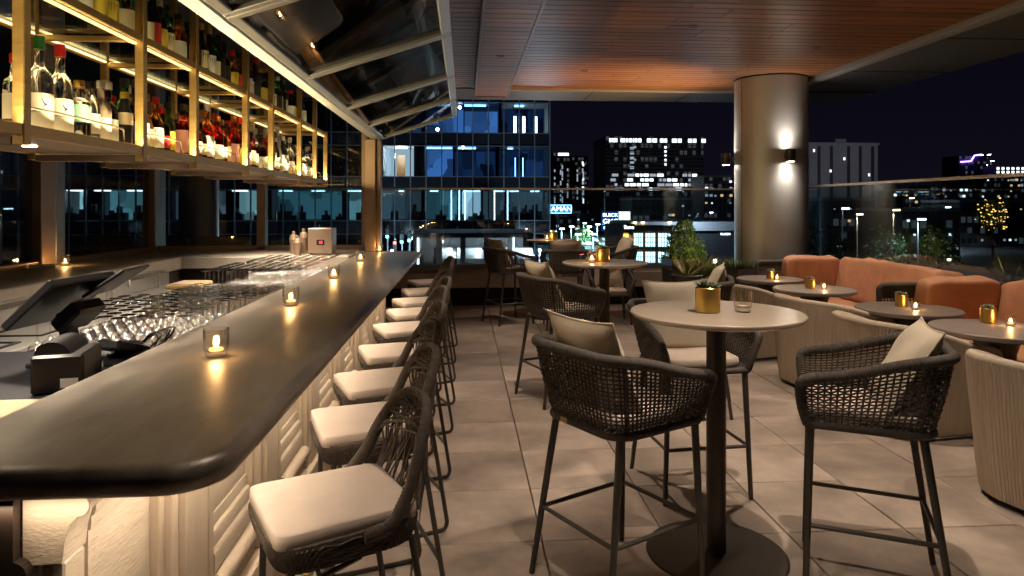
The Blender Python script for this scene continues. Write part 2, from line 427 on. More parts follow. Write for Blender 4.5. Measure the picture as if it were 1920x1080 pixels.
# ---- far planter ledge and the glass balustrades
lg = thing('terrace_bench', 'long low stone ledge under the far glass balustrade', 'ledge', (0, 10.65, 0))
MB().box((-3.2, .0, .30), (5.2, .78, .54), .01).build('cap_slab', M['ledge'], lg)
MB().box((-3.2, .22, .0), (5.2, .76, .295)).build('recessed_base', M['black'], lg, smooth=0)
def balustrade(name, p0, p1, zb, zt, step, label):
    v = Vector((p1[0]-p0[0], p1[1]-p0[1])); Ln = v.length; a = math.atan2(v.y, v.x)
    t = thing(name, label, 'balustrade', (p0[0], p0[1], 0), a)
    n = round(Ln/step); w = Ln/n
    g = None
    for i in range(n):
        if g is None:
            g = MB().box((0, -.006, zb), (w-.012, .006, zt-.012)).build('glass_panel', M['balu'], t, smooth=0); g.location = (0,0,0)
        else: inst('glass_panel', g, (i*w, 0, 0), (0,0,0), t)
    MB().box((0, -.020, zt-.010), (Ln, .020, zt+.022), .004).build('top_rail', M['handrail'], t)
    MB().box((0, -.018, zb-.09), (Ln, .018, zb-.002)).build('base_channel', M['alu'], t, smooth=0)
    return t
balustrade('glass_balustrade', (-3.0, 11.2), (5.0, 11.2), .63, 1.855, 1.45, 'long glass balustrade along the far edge of the terrace')
balustrade('glass_balustrade', (5.0, 11.18), (5.0, 1.0), .10, 1.855, 1.45, 'glass balustrade along the right side behind the sofas')
# kerb under the right balustrade
struct(MB().box((4.94, 1.0, .001), (5.12, 10.6, .005)).build('terrace_edge', M['ledge'], smooth=0))

# ---- flip-up folding window over the bar
WX, WZ = -.95, 2.345; EX, EZ = -.08, 2.63
fw = thing('folding_window', 'glazed aluminium folding window flipped open above the bar', 'window', (0, 0, 0))
dirv = Vector((EX-WX, 0, EZ-WZ)); WL = dirv.length; tilt = math.atan2(EZ-WZ, EX-WX)
ys = [.2, 1.45, 2.78, 4.10, 5.42, 6.60, 7.82]
def leaf(y0, y1, ang, ox, oz, L_, label=None):
    o = thing('window_sash', '', '') ; del o['label']; del o['category']
    o.parent = fw; o.location = (ox, y0, oz); o.rotation_euler = (0, -ang, 0)
    w = y1-y0; f = .046
    for nm, a, b in (('stile', (0, .004, -.025), (L_, f, .025)), ('stile', (0, w-f, -.025), (L_, w-.004, .025)),
                     ('rail', (0, f, -.024), (f, w-f, .024)), ('rail', (L_-f-.015, f, -.024), (L_, w-f, .024))):
        MB().box(a, b, .005).build(nm, M['alu'], o)
    MB().box((f+.002, f, -.005), (L_-f-.017, w-f, .005)).build('glass_pane', M['fold_pane'], o, smooth=0)
    return o
for a, b in zip(ys, ys[1:]):
    leaf(a, b, tilt, WX, WZ, WL)
    leaf(a, b, tilt+R(13), WX-.02, WZ+.07, WL-.10)
MB().box((WX-.09, .2, WZ-.02), (WX-.005, 7.82, WZ+.14), .006).build('header', M['alu'], fw)
MB().box((WX-.12, .2, WZ+.145), (WX-.01, 7.80, 3.298)).build('bulkhead', M['ceil_dark'], fw, smooth=0)
for yy in (4.10, 6.60):                                    # gas struts
    MB().tube([(WX+.05, yy, WZ+.0), (WX+.45, yy, WZ+.45)], .011, 8).build('strut', M['steel'], fw)
pj = MB().box((WX-.15, 7.66, 1.072), (WX-.03, 7.86, WZ-.022), .008); pj.box((WX-.027, 7.72, 1.072), (WX+.02, 7.86, WZ-.03), .005)
pj.build('jamb_post', M['bronze'], fw)

# ---- window wall behind the bar (left side and far side)
ww = thing('window_wall', 'tall dark framed windows enclosing the back of the bar', 'window wall', (0, 0, 0))
LX, FY, SZ = -3.58, 8.15, 1.12
for (y0, y1, mm) in ((5.93, 6.13, 'bronze'), (6.135, 6.27, 'alu'), (8.02, 8.30, 'bronze'), (3.2, 3.45, 'bronze')):
    MB().box((LX-.06, y0, .9), (LX+.08, y1, 3.299), .006).build('mullion', M[mm], ww)
for (x0, x1) in ((-2.40, -2.30), (-1.20, -1.14)):
    MB().box((x0, FY-.05, .9), (x1, FY+.06, 3.299), .006).build('mullion', M['bronze'], ww)
for (y0, y1) in ((.3, 3.2), (3.45, 5.93), (6.27, 8.02)):
    MB().box((LX-.006, y0, SZ), (LX+.006, y1, 3.298)).build('glass_pane', M['pane'], ww, smooth=0)
for (x0, x1) in ((LX+.081, -2.40), (-2.30, -1.20)):
    MB().box((x0, FY-.006, SZ), (x1, FY+.006, 3.298)).build('glass_pane', M['pane'], ww, smooth=0)
MB().box((LX-.05, .3, .9), (LX+.06, 8.01, SZ), .005).build('sill', M['bronze'], ww)
MB().box((LX+.085, FY-.05, .9), (-1.141, FY+.05, SZ), .005).build('sill', M['bronze'], ww)
# ---- stone ledge round the back of the bar
bl = thing('back_ledge', 'concrete ledge running round the back of the bar', 'ledge', (0, 0, 0))
MB().box((-3.51, .3, .95), (-2.80, 7.00, 1.07), .008).build('slab', M['ledge'], bl)
MB().box((-3.51, 7.003, .95), (-1.16, 8.09, 1.069), .008).build('slab', M['ledge'], bl)
MB().box((-3.5, .3, 0), (-2.84, 7.1, .948)).build('front_panel', M['darkwood'], bl, smooth=0)
MB().box((-3.5, 7.105, 0), (-1.2, 8.0, .948)).build('front_panel', M['darkwood'], bl, smooth=0)

# ================================================================== BAR COUNTER
TZ = 1.07
bar = thing('bar_counter', 'long pewter topped bar counter with glowing carved stone front', 'bar', (0, 0, 0))
def rrect(x0, x1, y0, y1, rads, n=8):
    pts = []
    for (cx, cy, a0, r) in ((x1-rads[0], y0+rads[0], -90, rads[0]), (x1-rads[1], y1-rads[1], 0, rads[1]), (x0+rads[2], y1-rads[2], 90, rads[2]), (x0+rads[3], y0+rads[3], 180, rads[3])):
        for i in range(n+1):
            a = R(a0 + 90*i/n); pts.append((cx+r*math.cos(a), cy+r*math.sin(a)))
    return pts
X0, X1, Y0, Y1 = -1.14, -.478, 1.375, 7.78
rs = []
th = .068
for i in range(13):
    a = R(-90 + 180*i/12); ins = .034*(1-math.cos(a)); z = TZ-th/2 + th/2*math.sin(a)
    p = rrect(X0+ins, X1-ins, Y0+ins, Y1-ins, [.135-ins, .135-ins, .05-ins, .05-ins], 10)
    rs.append([(x, y_, z) for x, y_ in p])
MB().rings(rs).build('counter_top', M['bartop'], bar, smooth=50)
BX = -.78
MB().box((-1.06, 1.52, 0), (BX-.052, 6.78, TZ-th-.002)).build('core_wall', M['stone_trim'], bar, smooth=0)
def pilaster(y0, w):
    p = MB(); 
    # stepped vertical flutes
    xs = [(0, .035, .0), (.035, .075, .018), (.075, .105, .008), (.105, w-.105, .026), (w-.105, w-.075, .008), (w-.075, w-.035, .018), (w-.035, w, .0)]
    for a, b, d in xs: p.box((BX-.05, y0+a+.0008, .302), (BX+d, y0+b-.0008, TZ-th-.004), .003)
    return p.build('pilaster', M['stone_trim'], bar, smooth=20)
PS, PD, PWD = 1.81, .765, .37
for k in range(7): pilaster(PS+PD*k, PWD)
def panel(y0, y1):
    MB().box((BX-.05, y0, .60), (BX-.022, y1, .885)).build('panel_field', M['stone'], bar, smooth=0)
    for pf in ([(-.05, .886), (-.018, .886), (-.016, .898), (-.016, .915), (-.009, .920), (-.006, .932), (-.006, .955), (.0, .962), (.0, 1.0), (-.05, 1.0)],
               [(-.05, .598), (-.018, .598), (-.015, .588), (-.015, .560), (-.007, .552), (-.003, .540), (-.003, .508), (.004, .500), (.008, .488), (.008, .436), (-.05, .436)]):
        e = MB(); e.rings([[(BX+a_, yy, b_) for a_, b_ in pf] for yy in (y0+.001, y1-.001)]); e.build('moulding', M['stone'], bar, smooth=25)
    tz = MB(); tz.M = rotM((BX+.012, 0, .40)); tz.tube([(0, y0+.001, 0), (0, y1-.001, 0)], .030, 14); tz.build('torus_moulding', M['stone_trim'], bar)
    MB().box((BX-.05, y0+.001, .302), (BX+.01, y1-.001, .37), .004).build('moulding', M['stone'], bar, smooth=20)
for k in range(6): panel(PS+PWD+PD*k+.002, PS+PD*(k+1)-.002)
panel(1.52, PS-.002)
for k in range(7):
    y0 = 1.52 if k == 0 else PS+PD*k-.2
    y1 = PS+PD*(k+1)-.2 if k < 6 else 6.78
    MB().box((-1.0, y0+.001, .0), (BX+.045, y1-.001, .30), .006).build('plinth_block', M['stone_trim'], bar, smooth=20)
# near end: capped pilaster, dark end panel with a round notch
cap = [(-.915, 0.95), (-.915, 1.0), (-.79, 1.0)]
pr_ = [(-.88, .86), (-.88, .999), (-.775, .999)] + [(-.775+.022*math.sin(R(a)), .977+.022*math.cos(R(a))) for a in range(0, 181, 20)] + [(-.79, .94), (-.80, .905), (-.805, .862)]
c_ = MB(); c_.M = Matrix(((1,0,0,0),(0,0,1,0),(0,1,0,0),(0,0,0,1)))
c_.prism(pr_, 1.43, 1.517); c_.build('end_capital', M['stone'], bar, smooth=30)
MB().box((-.88, 1.44, .0), (-.852, 1.517, .858), .004).build('end_shaft', M['stone'], bar, smooth=20)
MB().box((-.850, 1.455, .0), (-.833, 1.517, .858), .003).build('end_flute', M['stone_trim'], bar, smooth=20)
MB().box((-.831, 1.44, .0), (-.806, 1.517, .858), .004).build('end_shaft', M['stone'], bar, smooth=20)
npts = [(-1.12, 0), (-.883, 0), (-.883, .83)] + [(-.883+.024*math.sin(R(a)), .854-.024*math.cos(R(a))) for a in range(20, 180, 20)] + [(-.883, .88), (-.883, .999), (-1.12, .999)]
e_ = MB(); e_.M = Matrix(((1,0,0,0),(0,0,1,0),(0,1,0,0),(0,0,0,1)))
e_.prism(npts, 1.405, 1.428); e_.build('end_panel', M['darkwood'], bar, smooth=0)
# warm light strip under the overhang
MB().box((-.668, 1.50, .985), (-.650, 7.2, .999)).build('light_channel', M['alu'], bar, smooth=0)
MB().box((-.668, 1.50, .9825), (-.652, 7.2, .9845)).build('light_strip', M['led'], bar, smooth=0)
for yc in (2.08, 3.43, 4.78, 6.13):
    lamp('AREA', 'strip_glow', (-.66, yc, .979), 1.75, (1., .81, .62), bar, shape='RECTANGLE', size=.02, size_y=1.33, rot=(0, R(4), 0))
lamp('AREA', 'end_glow', (-.80, 1.392, .985), .10, (1., .78, .56), bar, shape='RECTANGLE', size=.26, size_y=.015, rot=(R(28), 0, 0))
# brass foot rail on brackets
MB().tube([(-.60, 1.6, .16), (-.60, 6.7, .16)], .019, 12).build('foot_rail', M['brass'], bar)
for k in range(6):
    yb = 1.9+.95*k
    b_ = MB(); b_.tube([(-.60, yb, .16), (-.65, yb, .13), (-.735, yb, .13)], .010, 8); b_.build('rail_bracket', M['brass'], bar)
# ================================================================== SEATING
def ucurve(hw, xb, xf, rc, n):
    pts = []
    def seg(a, b, k): 
        for i in range(k): pts.append((a[0]+(b[0]-a[0])*i/k, a[1]+(b[1]-a[1])*i/k))
    seg((xf, hw), (xb+rc, hw), 40)
    for i in range(40):
        a = R(90 + 90*i/40); pts.append((xb+rc+rc*math.cos(a), hw-rc+rc*math.sin(a)))
    seg((xb, hw-rc), (xb, -hw+rc), 40)
    for i in range(40):
        a = R(180 + 90*i/40); pts.append((xb+rc+rc*math.cos(a), -hw+rc+rc*math.sin(a)))
    seg((xb+rc, -hw), (xf, -hw), 40); pts.append((xf, -hw))
    d = [0]
    for p, q in zip(pts, pts[1:]): d.append(d[-1]+math.hypot(q[0]-p[0], q[1]-p[1]))
    out = []; j = 0
    for i in range(n+1):
        s = d[-1]*i/n
        while j < len(d)-2 and d[j+1] < s: j += 1
        t = (s-d[j])/max(1e-9, d[j+1]-d[j]); t = min(1, max(0, t))
        out.append((pts[j][0]+(pts[j+1][0]-pts[j][0])*t, pts[j][1]+(pts[j+1][1]-pts[j][1])*t))
    return out
def resample(pts, step):
    pts = [Vector(p) for p in pts]; d = [0]
    for p, q in zip(pts, pts[1:]): d.append(d[-1]+(q-p).length)
    n = max(2, int(d[-1]/step)); out = []; j = 0
    for i in range(n+1):
        s = d[-1]*i/n
        while j < len(d)-2 and d[j+1] < s: j += 1
        t = min(1, (s-d[j])/max(1e-9, d[j+1]-d[j])); out.append(pts[j].lerp(pts[j+1], t))
    return out
def wrapped(mb, pts, r, n=9, pitch=.009, amp=.07, sq=(1,1)):   # a rail wound with rope: real ridges
    p = resample(pts, pitch/2)
    mb.tube(p, [r*(1+amp*(1 if i % 2 else -1)) for i in range(len(p))], n, sq=sq)
def smoothp(pts, k=2):
    pts = [Vector(p) for p in pts]
    for _ in range(k):
        q = [pts[0]]
        for a, b in zip(pts, pts[1:]): q += [a.lerp(b, .25), a.lerp(b, .75)]
        q.append(pts[-1]); pts = q
    return pts

# ---- woven armchair (bar height, or low)
def make_armchair(label, ZS=.70, ht=.29):
    t = thing('woven_armchair', label, 'chair', (0,0,0), 0, 'woven rope armchairs')
    hb, ht_ = .228, .285
    N_ = 62
    B = ucurve(hb, -.235, .215, .085, N_); T = ucurve(ht_, -.300, .225, .115, N_)
    def ztop(x): 
        s = min(1, max(0, (.225-x)/.525)); s = s*s*(3-2*s)
        return ZS + ht*(.68 + .36*s)
    Tp = [Vector((x, y, ztop(x))) for x, y in T]; Bp = [Vector((x, y, ZS)) for x, y in B]
    def P(i, v):
        p = Bp[i].lerp(Tp[i], v); c = Vector((0, 0, p.z)); o = (p-c); o.z = 0
        return p + o.normalized()*.007*math.sin(math.pi*v)
    def nrm(i): 
        a = Tp[max(0, i-1)]; b = Tp[min(N_, i+1)]; d = b-a; return Vector((-d.y, d.x, 0)).normalized()
    w = MB()
    for i in range(1, N_):
        w.tube([P(i, v/6) for v in range(7)], .0043, 6, caps=False)
    rows = 18
    for j in range(rows):
        v = (j+.6)/(rows+.2); pts = []
        for i in range(0, N_+1):
            s = 1 if (i+j) % 2 else -1
            p = P(i, v) + nrm(i)*.0052*s; p.z += .0015*s; pts.append(p)
        w.tube(pts, .0038, 6, caps=False, sq=(1.05, .8))
    w.build('rope_weave', M['rope'], t, smooth=80, kind='stuff')
    r = MB()
    fl_ = [Vector((.215, hb, ZS-.005)), Vector((.236, hb+.010, ZS+.06)), Vector((.245, (hb+ht_)/2+.01, ztop(.225)-.055)), Vector((.238, ht_, ztop(.225)-.008))]
    fr_ = [Vector((p.x, -p.y, p.z)) for p in fl_]
    path = fl_ + Tp[4:-4] + fr_[::-1]
    wrapped(r, smoothp(path, 2), .0215)
    r.build('top_rail', M['rope'], t, smooth=60)
    r = MB(); wrapped(r, [(.215, -hb, ZS-.006)] + [tuple(p) for p in [Vector((x, y, ZS-.006)) for x, y in B]] + [(.215, -hb, ZS-.006)], .017)
    r.build('seat_rail', M['rope'], t, smooth=60)
    r = MB(); wrapped(r, [(.218, hb, ZS-.006), (.232, 0, ZS-.006), (.218, -hb, ZS-.006)], .015); r.build('front_rail', M['rope'], t, smooth=60)
    for sgn in (1, -1):                                       # back stays
        i = N_//2 + sgn*12
        wv = MB(); wv.tube([P(i, q/6)+nrm(i)*.010 for q in range(7)], .0105, 8); wv.build('back_stay', M['leg'], t)
    # seat shell and cushion
    s = MB(); s.prism([(x*.97, y*.97) for x, y in B] , ZS-.018, ZS+.006); s.build('seat_pan', M['rope'], t, smooth=30)
    s = MB(); s.sell((-.002, 0, ZS+.034), (.222, .208, .030), .32, 32, 12); s.build('seat_cushion', M['cushion'], t, smooth=80)
    # legs
    lz = ZS-.01
    tops = [(.205, hb-.012), (.205, -hb+.012), (-.195, hb-.03), (-.195, -hb+.03)]
    sp = .10 if ZS > .6 else .07
    feet = [(.225, hb+.015), (.225, -hb-.015), (-.195-sp, hb+.02), (-.195-sp, -hb-.02)]
    L4 = []
    for (a, b), (c, d) in zip(tops, feet):
        L4.append((Vector((a, b, lz)), Vector((c, d, 0))))
        MB().tube([(a, b, lz), (c, d, 0)], [.0165, .0125], 10).build('leg', M['leg'], t)
    if ZS > .6:
        zf = .285
        q = [a.lerp(b, 1-zf/lz) for a, b in L4]
        for u, v_ in ((0, 1), (2, 3)):
            MB().tube([q[u], q[v_]], .0095, 8).build('foot_rest', M['leg'], t)
        zf = .285
        for u, v_ in ((0, 2), (1, 3)):
            a = L4[u][0].lerp(L4[u][1], 1-zf/lz); b = L4[v_][0].lerp(L4[v_][1], 1-zf/lz)
            MB().tube([a, b], .0095, 8).build('stretcher', M['leg'], t)
    MB().box((-.2545, .06, ZS-.016), (-.249, .10, ZS+.006), .001).build('maker_tag', M['brass'], t) if ZS > .6 else None
    return t
def pillow_mesh():
    mb = MB(); n = 18; top = []; 
    def pt(i, j, s):
        u = -1+2*i/n; v = -1+2*j/n
        th = max(0, (1-abs(u)**2.6))**.55 * max(0, (1-abs(v)**2.6))**.55
        k = 1 - .085*(1-abs(v)**2)*abs(u)**3 ; k2 = 1 - .085*(1-abs(u)**2)*abs(v)**3
        wr = .006*math.sin(5*u+3*v)*th
        return (.215*u*k, .205*v*k2, s*.062*th + wr)
    vs = [pt(i, j, 1) for i in range(n+1) for j in range(n+1)] + [pt(i, j, -1) for i in range(n+1) for j in range(n+1)]
    fs = []
    o = (n+1)**2
    for i in range(n):
        for j in range(n):
            a = i*(n+1)+j
            fs.append((a, a+n+1, a+n+2, a+1)); fs.append((o+a, o+a+1, o+a+n+2, o+a+n+1))
    mb.add(vs, fs); return mb
pm = pillow_mesh()
PIL0 = None
def pillow(name_label, chair, ZS=.70, lean=62, dx=-.155, dz=.225, twist=0, roll=0):
    global PIL0
    c = chair.location; a = chair.rotation_euler.z
    m = rotM(c, rz=a) @ Matrix.Translation((dx, 0, ZS+dz)) @ Matrix.Rotation(R(roll), 4, 'X') @ Matrix.Rotation(R(lean), 4, 'Y') @ Matrix.Rotation(R(twist), 4, 'Z')
    root = bpy.data.objects.new('throw_pillow', None); COL.objects.link(root); root.empty_display_size = .1
    root.matrix_world = m
    tag(root, name_label, 'pillow', 'throw pillows on the woven chairs')
    if PIL0 is None:
        PIL0 = pm.build('cover', M['pillow'], root, smooth=80)
        sm = MB(); n = 18
        ring = []
        for k in range(4*n):
            s = k//n; q = -1+2*(k % n)/n
            u, v = ((q, -1), (1, q), (-q, 1), (-1, -q))[s]
            kk = 1 - .085*(1-abs(v)**2)*abs(u)**3; k2 = 1 - .085*(1-abs(u)**2)*abs(v)**3
            ring.append((.215*u*kk, .205*v*k2, 0))
        sm.tube(ring, .0045, 6, closed=True); PIL1 = sm.build('piping', M['pillow'], root, smooth=80)
        pillow.p1 = PIL1
    else:
        inst('cover', PIL0, parent=root); inst('piping', pillow.p1, parent=root)
    return root
A0 = make_armchair('woven bar armchair at the nearest table with its back to the bar')
def face(c, deg): return R(deg)
A0.location = (.67, 2.86, 0); A0.rotation_euler = (0, 0, R(30))
GA = 'woven rope armchairs'
chairs = {'near_left': A0}
def ach(key, x, y, deg, label): chairs[key] = dup(A0, (x, y, 0), R(deg), label, GA)
ach('near_right', 1.69, 2.79, 153, 'woven bar armchair seen side on, right of the nearest table')
ach('near_back', 1.28, 3.78, 275, 'woven bar armchair behind the nearest table, facing the camera')
ach('mid_left', .80, 5.60, 22, 'woven bar armchair left of the middle bar table')
ach('mid_right', 1.78, 5.25, 160, 'woven bar armchair right of the middle bar table, partly behind the nearest table')
ach('far_left', .62, 9.25, 25, 'woven bar armchair left of the farthest bar table')
ach('far_front', 1.30, 8.85, 88, 'woven bar armchair with its back to the camera at the farthest table')
ach('far_right', 2.10, 9.55, 190, 'woven bar armchair right of the farthest bar table')
LOW = make_armchair('low woven armchair with beige cushions beside the far bar table', .40, .30)
LOW.location = (1.98, 9.15, 0); LOW.rotation_euler = (0, 0, R(268))
pillow('oatmeal pillow on the armchair that turns its back to the bar', chairs['near_left'], lean=66, dz=.235, twist=0, roll=0)
pillow('oatmeal pillow on the armchair seen side on, corner poking up', chairs['near_right'], lean=60, dz=.205, twist=6, roll=-5, dx=-.15)
pillow('oatmeal pillow on the armchair behind the nearest table', chairs['near_back'], lean=70, dz=.235)
pillow('oatmeal pillow on the armchair left of the middle table', chairs['mid_left'], lean=66, dz=.24)
pillow('oatmeal pillow on the armchair right of the middle table', chairs['mid_right'], lean=64, dz=.23)
pillow('oatmeal pillow on the armchair left of the farthest table', chairs['far_left'], lean=66, dz=.24)
pillow('oatmeal pillow on the far armchair with its back to the camera', chairs['far_front'], lean=68, dz=.24)
pillow('oatmeal pillow on the armchair right of the farthest table', chairs['far_right'], lean=66, dz=.24)
pillow('large oatmeal pillow upright on the low woven armchair', LOW, ZS=.40, lean=76, dz=.25)

# ---- bar stools
def make_stool(label):
    t = thing('bar_stool', label, 'stool', (0,0,0), 0, 'woven bar stools along the counter')
    ZS = .675
    def plan(hw_f, hw_b, xf, xb, n=40):
        pts = []
        for k in range(n):
            a = 2*math.pi*k/n; c, s = math.cos(a), math.sin(a); e = .36
            x = math.copysign(abs(c)**e, c); y = math.copysign(abs(s)**e, s)
            hw = hw_b + (hw_f-hw_b)*(x+1)/2
            pts.append(((xf+xb)/2 + (xf-xb)/2*x, hw*y))
        return pts
    outer = plan(.215, .195, .215, -.205); inner = plan(.185, .17, .19, -.18)
    s = MB(); rr = []
    for (k, z) in ((0, 0), (.35, .008), (.7, .03), (.95, .055), (1.0, .07), (.97, .078)):
        rr.append([(a[0]+(b[0]-a[0])*k, a[1]+(b[1]-a[1])*k, ZS-.055+z) for a, b in zip(inner, outer)])
    s.rings(rr, capb=True, capt=True); s.build('seat_shell', M['wrope'], t, smooth=60)
    # diagonal rope weave on the shell sides: raised cords
    w = MB(); n = len(outer)
    big_o = plan(.2165, .1965, .2165, -.2065, 160); big_i = plan(.187, .172, .192, -.182, 160)
    prof = ((0, 0), (.35, .008), (.7, .03), (.95, .055), (1.0, .07))
    for dirn in (1, -1):
        for k in range(0, 160, 2):
            pts = []
            for q, (kk, z) in enumerate(prof):
                i = (k + dirn*q*2) % 160; a, b = big_i[i], big_o[i]
                pts.append((a[0]+(b[0]-a[0])*kk, a[1]+(b[1]-a[1])*kk, ZS-.055+z))
            w.tube(pts, .0032, 4, caps=False)
    w.build('rope_weave', M['wrope'], t, smooth=80, kind='stuff')
    c = MB()
    def trap(p, x, y, z):
        kx = (p[0]+.2)/.4; return (p[0], p[1]*(.93+.07*kx), p[2] + .006*(1-min(1, (x*x+y*y))) )
    c.sell((.008, 0, ZS+.036), (.202, .200, .023), .17, 44, 12, trap); c.build('seat_cushion', M['cushion'], t, smooth=80)
    # backrest rim
    def rim(s):      # s 0..1 from left seat side over the top to the right side
        a = math.pi*s; yy = math.cos(a); h = math.sin(a)
        hh = h**.62
        y = .197*math.copysign(abs(yy)**.75, yy)*(1-.22*hh)
        z = ZS+.03 + .285*hh
        x = -.165 - .105*hh + .03*abs(yy)**2
        return Vector((x, y, z))
    rp = [Vector((-.02, .21, ZS+.012)), Vector((-.10, .207, ZS+.02))] + [rim(i/28) for i in range(1, 28)] + [Vector((-.10, -.207, ZS+.02)), Vector((-.02, -.21, ZS+.012))]
    r = MB(); wrapped(r, smoothp(rp, 1), .0165, 8, .010, .06, sq=(1.25, .75)); r.build('back_rim', M['wrope'], t, smooth=60)
    # chaotic string network filling the back
    g = MB(); rnd = random.Random(11)
    for k in range(60):
        a = rnd.uniform(.06, .94)
        if k % 3 == 0:
            yb = rnd.uniform(-.17, .17); p = Vector((-.19, yb, ZS+.03)); q = rim(min(.93, max(.07, .5 - yb*1.4 + rnd.uniform(-.18, .18))))
        elif k % 3 == 1:
            p = rim(rnd.uniform(.08, .45)); q = rim(rnd.uniform(.55, .92))
        else:
            p = rim(a); q = Vector((-.19, max(-.18, min(.18, p.y + rnd.uniform(-.16, .16))), ZS+.035))
        mid = p.lerp(q, .5); mid.x -= .012 + rnd.uniform(0, .008)
        g.tube([p, mid, q], .0031, 5, caps=False)
    g.build('string_back', M['wrope'], t, smooth=80, kind='stuff')
    # sled legs: each side is one bent bar, plus cross bars
    for sg in (1, -1):
        y1, y2 = .175*sg, .195*sg
        pts = [(.165, y1, ZS-.04), (.175, y2, .05), (.165, y2, .014), (.13, y2, .0095), (-.21, y2, .0095), (-.255, y2, .014), (-.262, y2, .05), (-.170, y1, ZS-.035)]
        seg = [Vector(pts[0])] + [Vector(p) for p in smoothp(pts[1:7], 2)] + [Vector(pts[7])]
        MB().tube(seg, .0095, 8, sq=(1.1, .9)).build('sled_leg', M['leg'], t)
    MB().tube([(.174, .188, .26), (.174, -.188, .26)], .009, 8).build('foot_rest', M['leg'], t)
    MB().tube([(-.236, .188, .20), (-.236, -.188, .20)], .009, 8).build('cross_bar', M['leg'], t)
    for sg in (1, -1):
        MB().tube([(.166, .178*sg, ZS-.1), (-.02, .182*sg, ZS-.052)], .007, 6).build('brace', M['leg'], t)
    return t
ai = [2.12, 2.90, 3.51, 4.21, 4.96, 5.67, 6.31, 7.08, 7.89]
angs = [207, 199, 202, 197, 201, 198, 203, 197, 200]
lab = ['nearest woven bar stool, turned most towards the camera', 'second nearest woven bar stool at the counter', 'third bar stool from the near end of the counter', 'fourth bar stool from the near end of the counter',
       'fifth bar stool from the near end, in the middle of the row', 'fourth bar stool from the far end of the row', 'third bar stool from the far end of the row', 'last but one bar stool at the far end', 'farthest bar stool, beyond the end of the stone front']
S0 = make_stool(lab[0])
for i, (a, g, l) in enumerate(zip(ai, angs, lab)):
    th = R(g); f = Vector((math.cos(th), math.sin(th))); lf = Vector((-f.y, f.x))
    c = Vector((-.645+[0, .012, -.01, .008, -.006, .01, -.012, .004, 0][i], a)) - f*.20 + lf*.19
    if i == 0: S0.location = (c.x, c.y, 0); S0.rotation_euler = (0, 0, th)
    else: dup(S0, (c.x, c.y, 0), th, l, 'woven bar stools along the counter')

# ---- rope wound barrel lounge chairs
def make_barrel(label):
    t = thing('lounge_chair', label, 'chair', (0,0,0), 0, 'beige rope lounge chairs')
    n = 190
    def U(sc): return ucurve(.385*sc, -.37*sc, .36*sc, .27*sc, n)
    def ztop(x): s = min(1, max(0, (.36-x)/.73)); s = s*s*(3-2*s); return .60+.16*s
    lv = [0, .04, .3, .34, .62, .66, .97, 1.0]
    lv = [i/12 for i in range(13)]
    def ring(off, v, rib, phase=0):
        o = []
        sc = .84 + .16*v**.8
        base = U(sc); top = U(1.0)
        for i in range(n+1):
            x, y = base[i]; zt = ztop(top[i][0]); z = .035 + (zt-.035)*v
            a = base[max(0, i-1)]; b = base[min(n, i+1)]; dx, dy = b[0]-a[0], b[1]-a[1]; L = math.hypot(dx, dy) or 1
            nx, ny = -dy/L, dx/L
            jit = .0012*math.sin(i*12.9898+math.floor(v*3)*4.1)
            k = off + rib*(1 if i % 2 else -1) + jit
            o.append((x-nx*k, y-ny*k, z))
        return o
    # outward normal check: front-left start heading to the back, outward is +y -> use negative
    s = MB(); s.rings([ring(-.002, v, .0034)[::1] for v in lv], close=False); s.build('outer_rope_wrap', M['brope'], t, smooth=0, kind='stuff')
    s = MB(); s.rings([ring(.055, v, .0034)[::1] for v in lv], close=False); s.build('inner_rope_wrap', M['brope'], t, smooth=0, kind='stuff')
    e = MB()
    for idx in (0, n):
        e.add([ring(-.002, v, 0)[idx] for v in lv] + [ring(.055, v, 0)[idx] for v in lv], [(i, i+1, len(lv)+i+1, len(lv)+i) for i in range(len(lv)-1)])
    e.build('arm_end', M['brope'], t, smooth=0)
    tp = [Vector(a).lerp(Vector(b), .5) for a, b in zip(ring(-.002, 1, 0), ring(.055, 1, 0))]
    f1 = [Vector((tp[0].x+.012, tp[0].y-.03, .08)), Vector((tp[0].x+.02, tp[0].y-.005, tp[0].z-.06)), Vector((tp[0].x+.012, tp[0].y, tp[0].z-.01))]
    f2 = [Vector((p.x, -p.y, p.z)) for p in f1]
    r = MB(); wrapped(r, smoothp(f1 + tp[10:-10:6] + f2[::-1], 1), .030, 9, .010, .035); r.build('top_rim', M['brope'], t, smooth=60)
    for v in (.36, .70):
        r = MB(); q = ring(-.006, v, 0); r.tube(q[::3], .0105, 6); r.build('binding_cord', M['pillow'], t, smooth=60)
    b = MB(); b.prism([(x*.97, y*.97) for x, y in U(.83)], .004, .034); b.build('base_plinth', M['black'], t, smooth=30)
    s = MB(); s.sell((.03, 0, .34), (.33, .30, .09), .3, 32, 12); s.build('seat_cushion', M['cushion'], t, smooth=80)
    s = MB(); s.M = rotM((-.20, 0, .55), ry=R(-14)); s.sell((0, 0, 0), (.075, .25, .18), .4, 28, 14); s.build('back_cushion', M['cushion'], t, smooth=80)
    return t
B0 = make_barrel('rope wound lounge chair at the right edge, nearest the camera')
B0.location = (3.19, 3.36, 0); B0.rotation_euler = (0, 0, R(15))
GB = 'beige rope lounge chairs'
dup(B0, (3.18, 4.74, 0), R(10), 'rope wound lounge chair behind the side on woven armchair', GB)
dup(B0, (3.22, 5.82, 0), R(12), 'rope wound lounge chair just right of the nearest bar table top', GB)
dup(B0, (3.00, 7.12, 0), R(14), 'farthest rope wound lounge chair, half hidden behind the nearest bar table', GB)

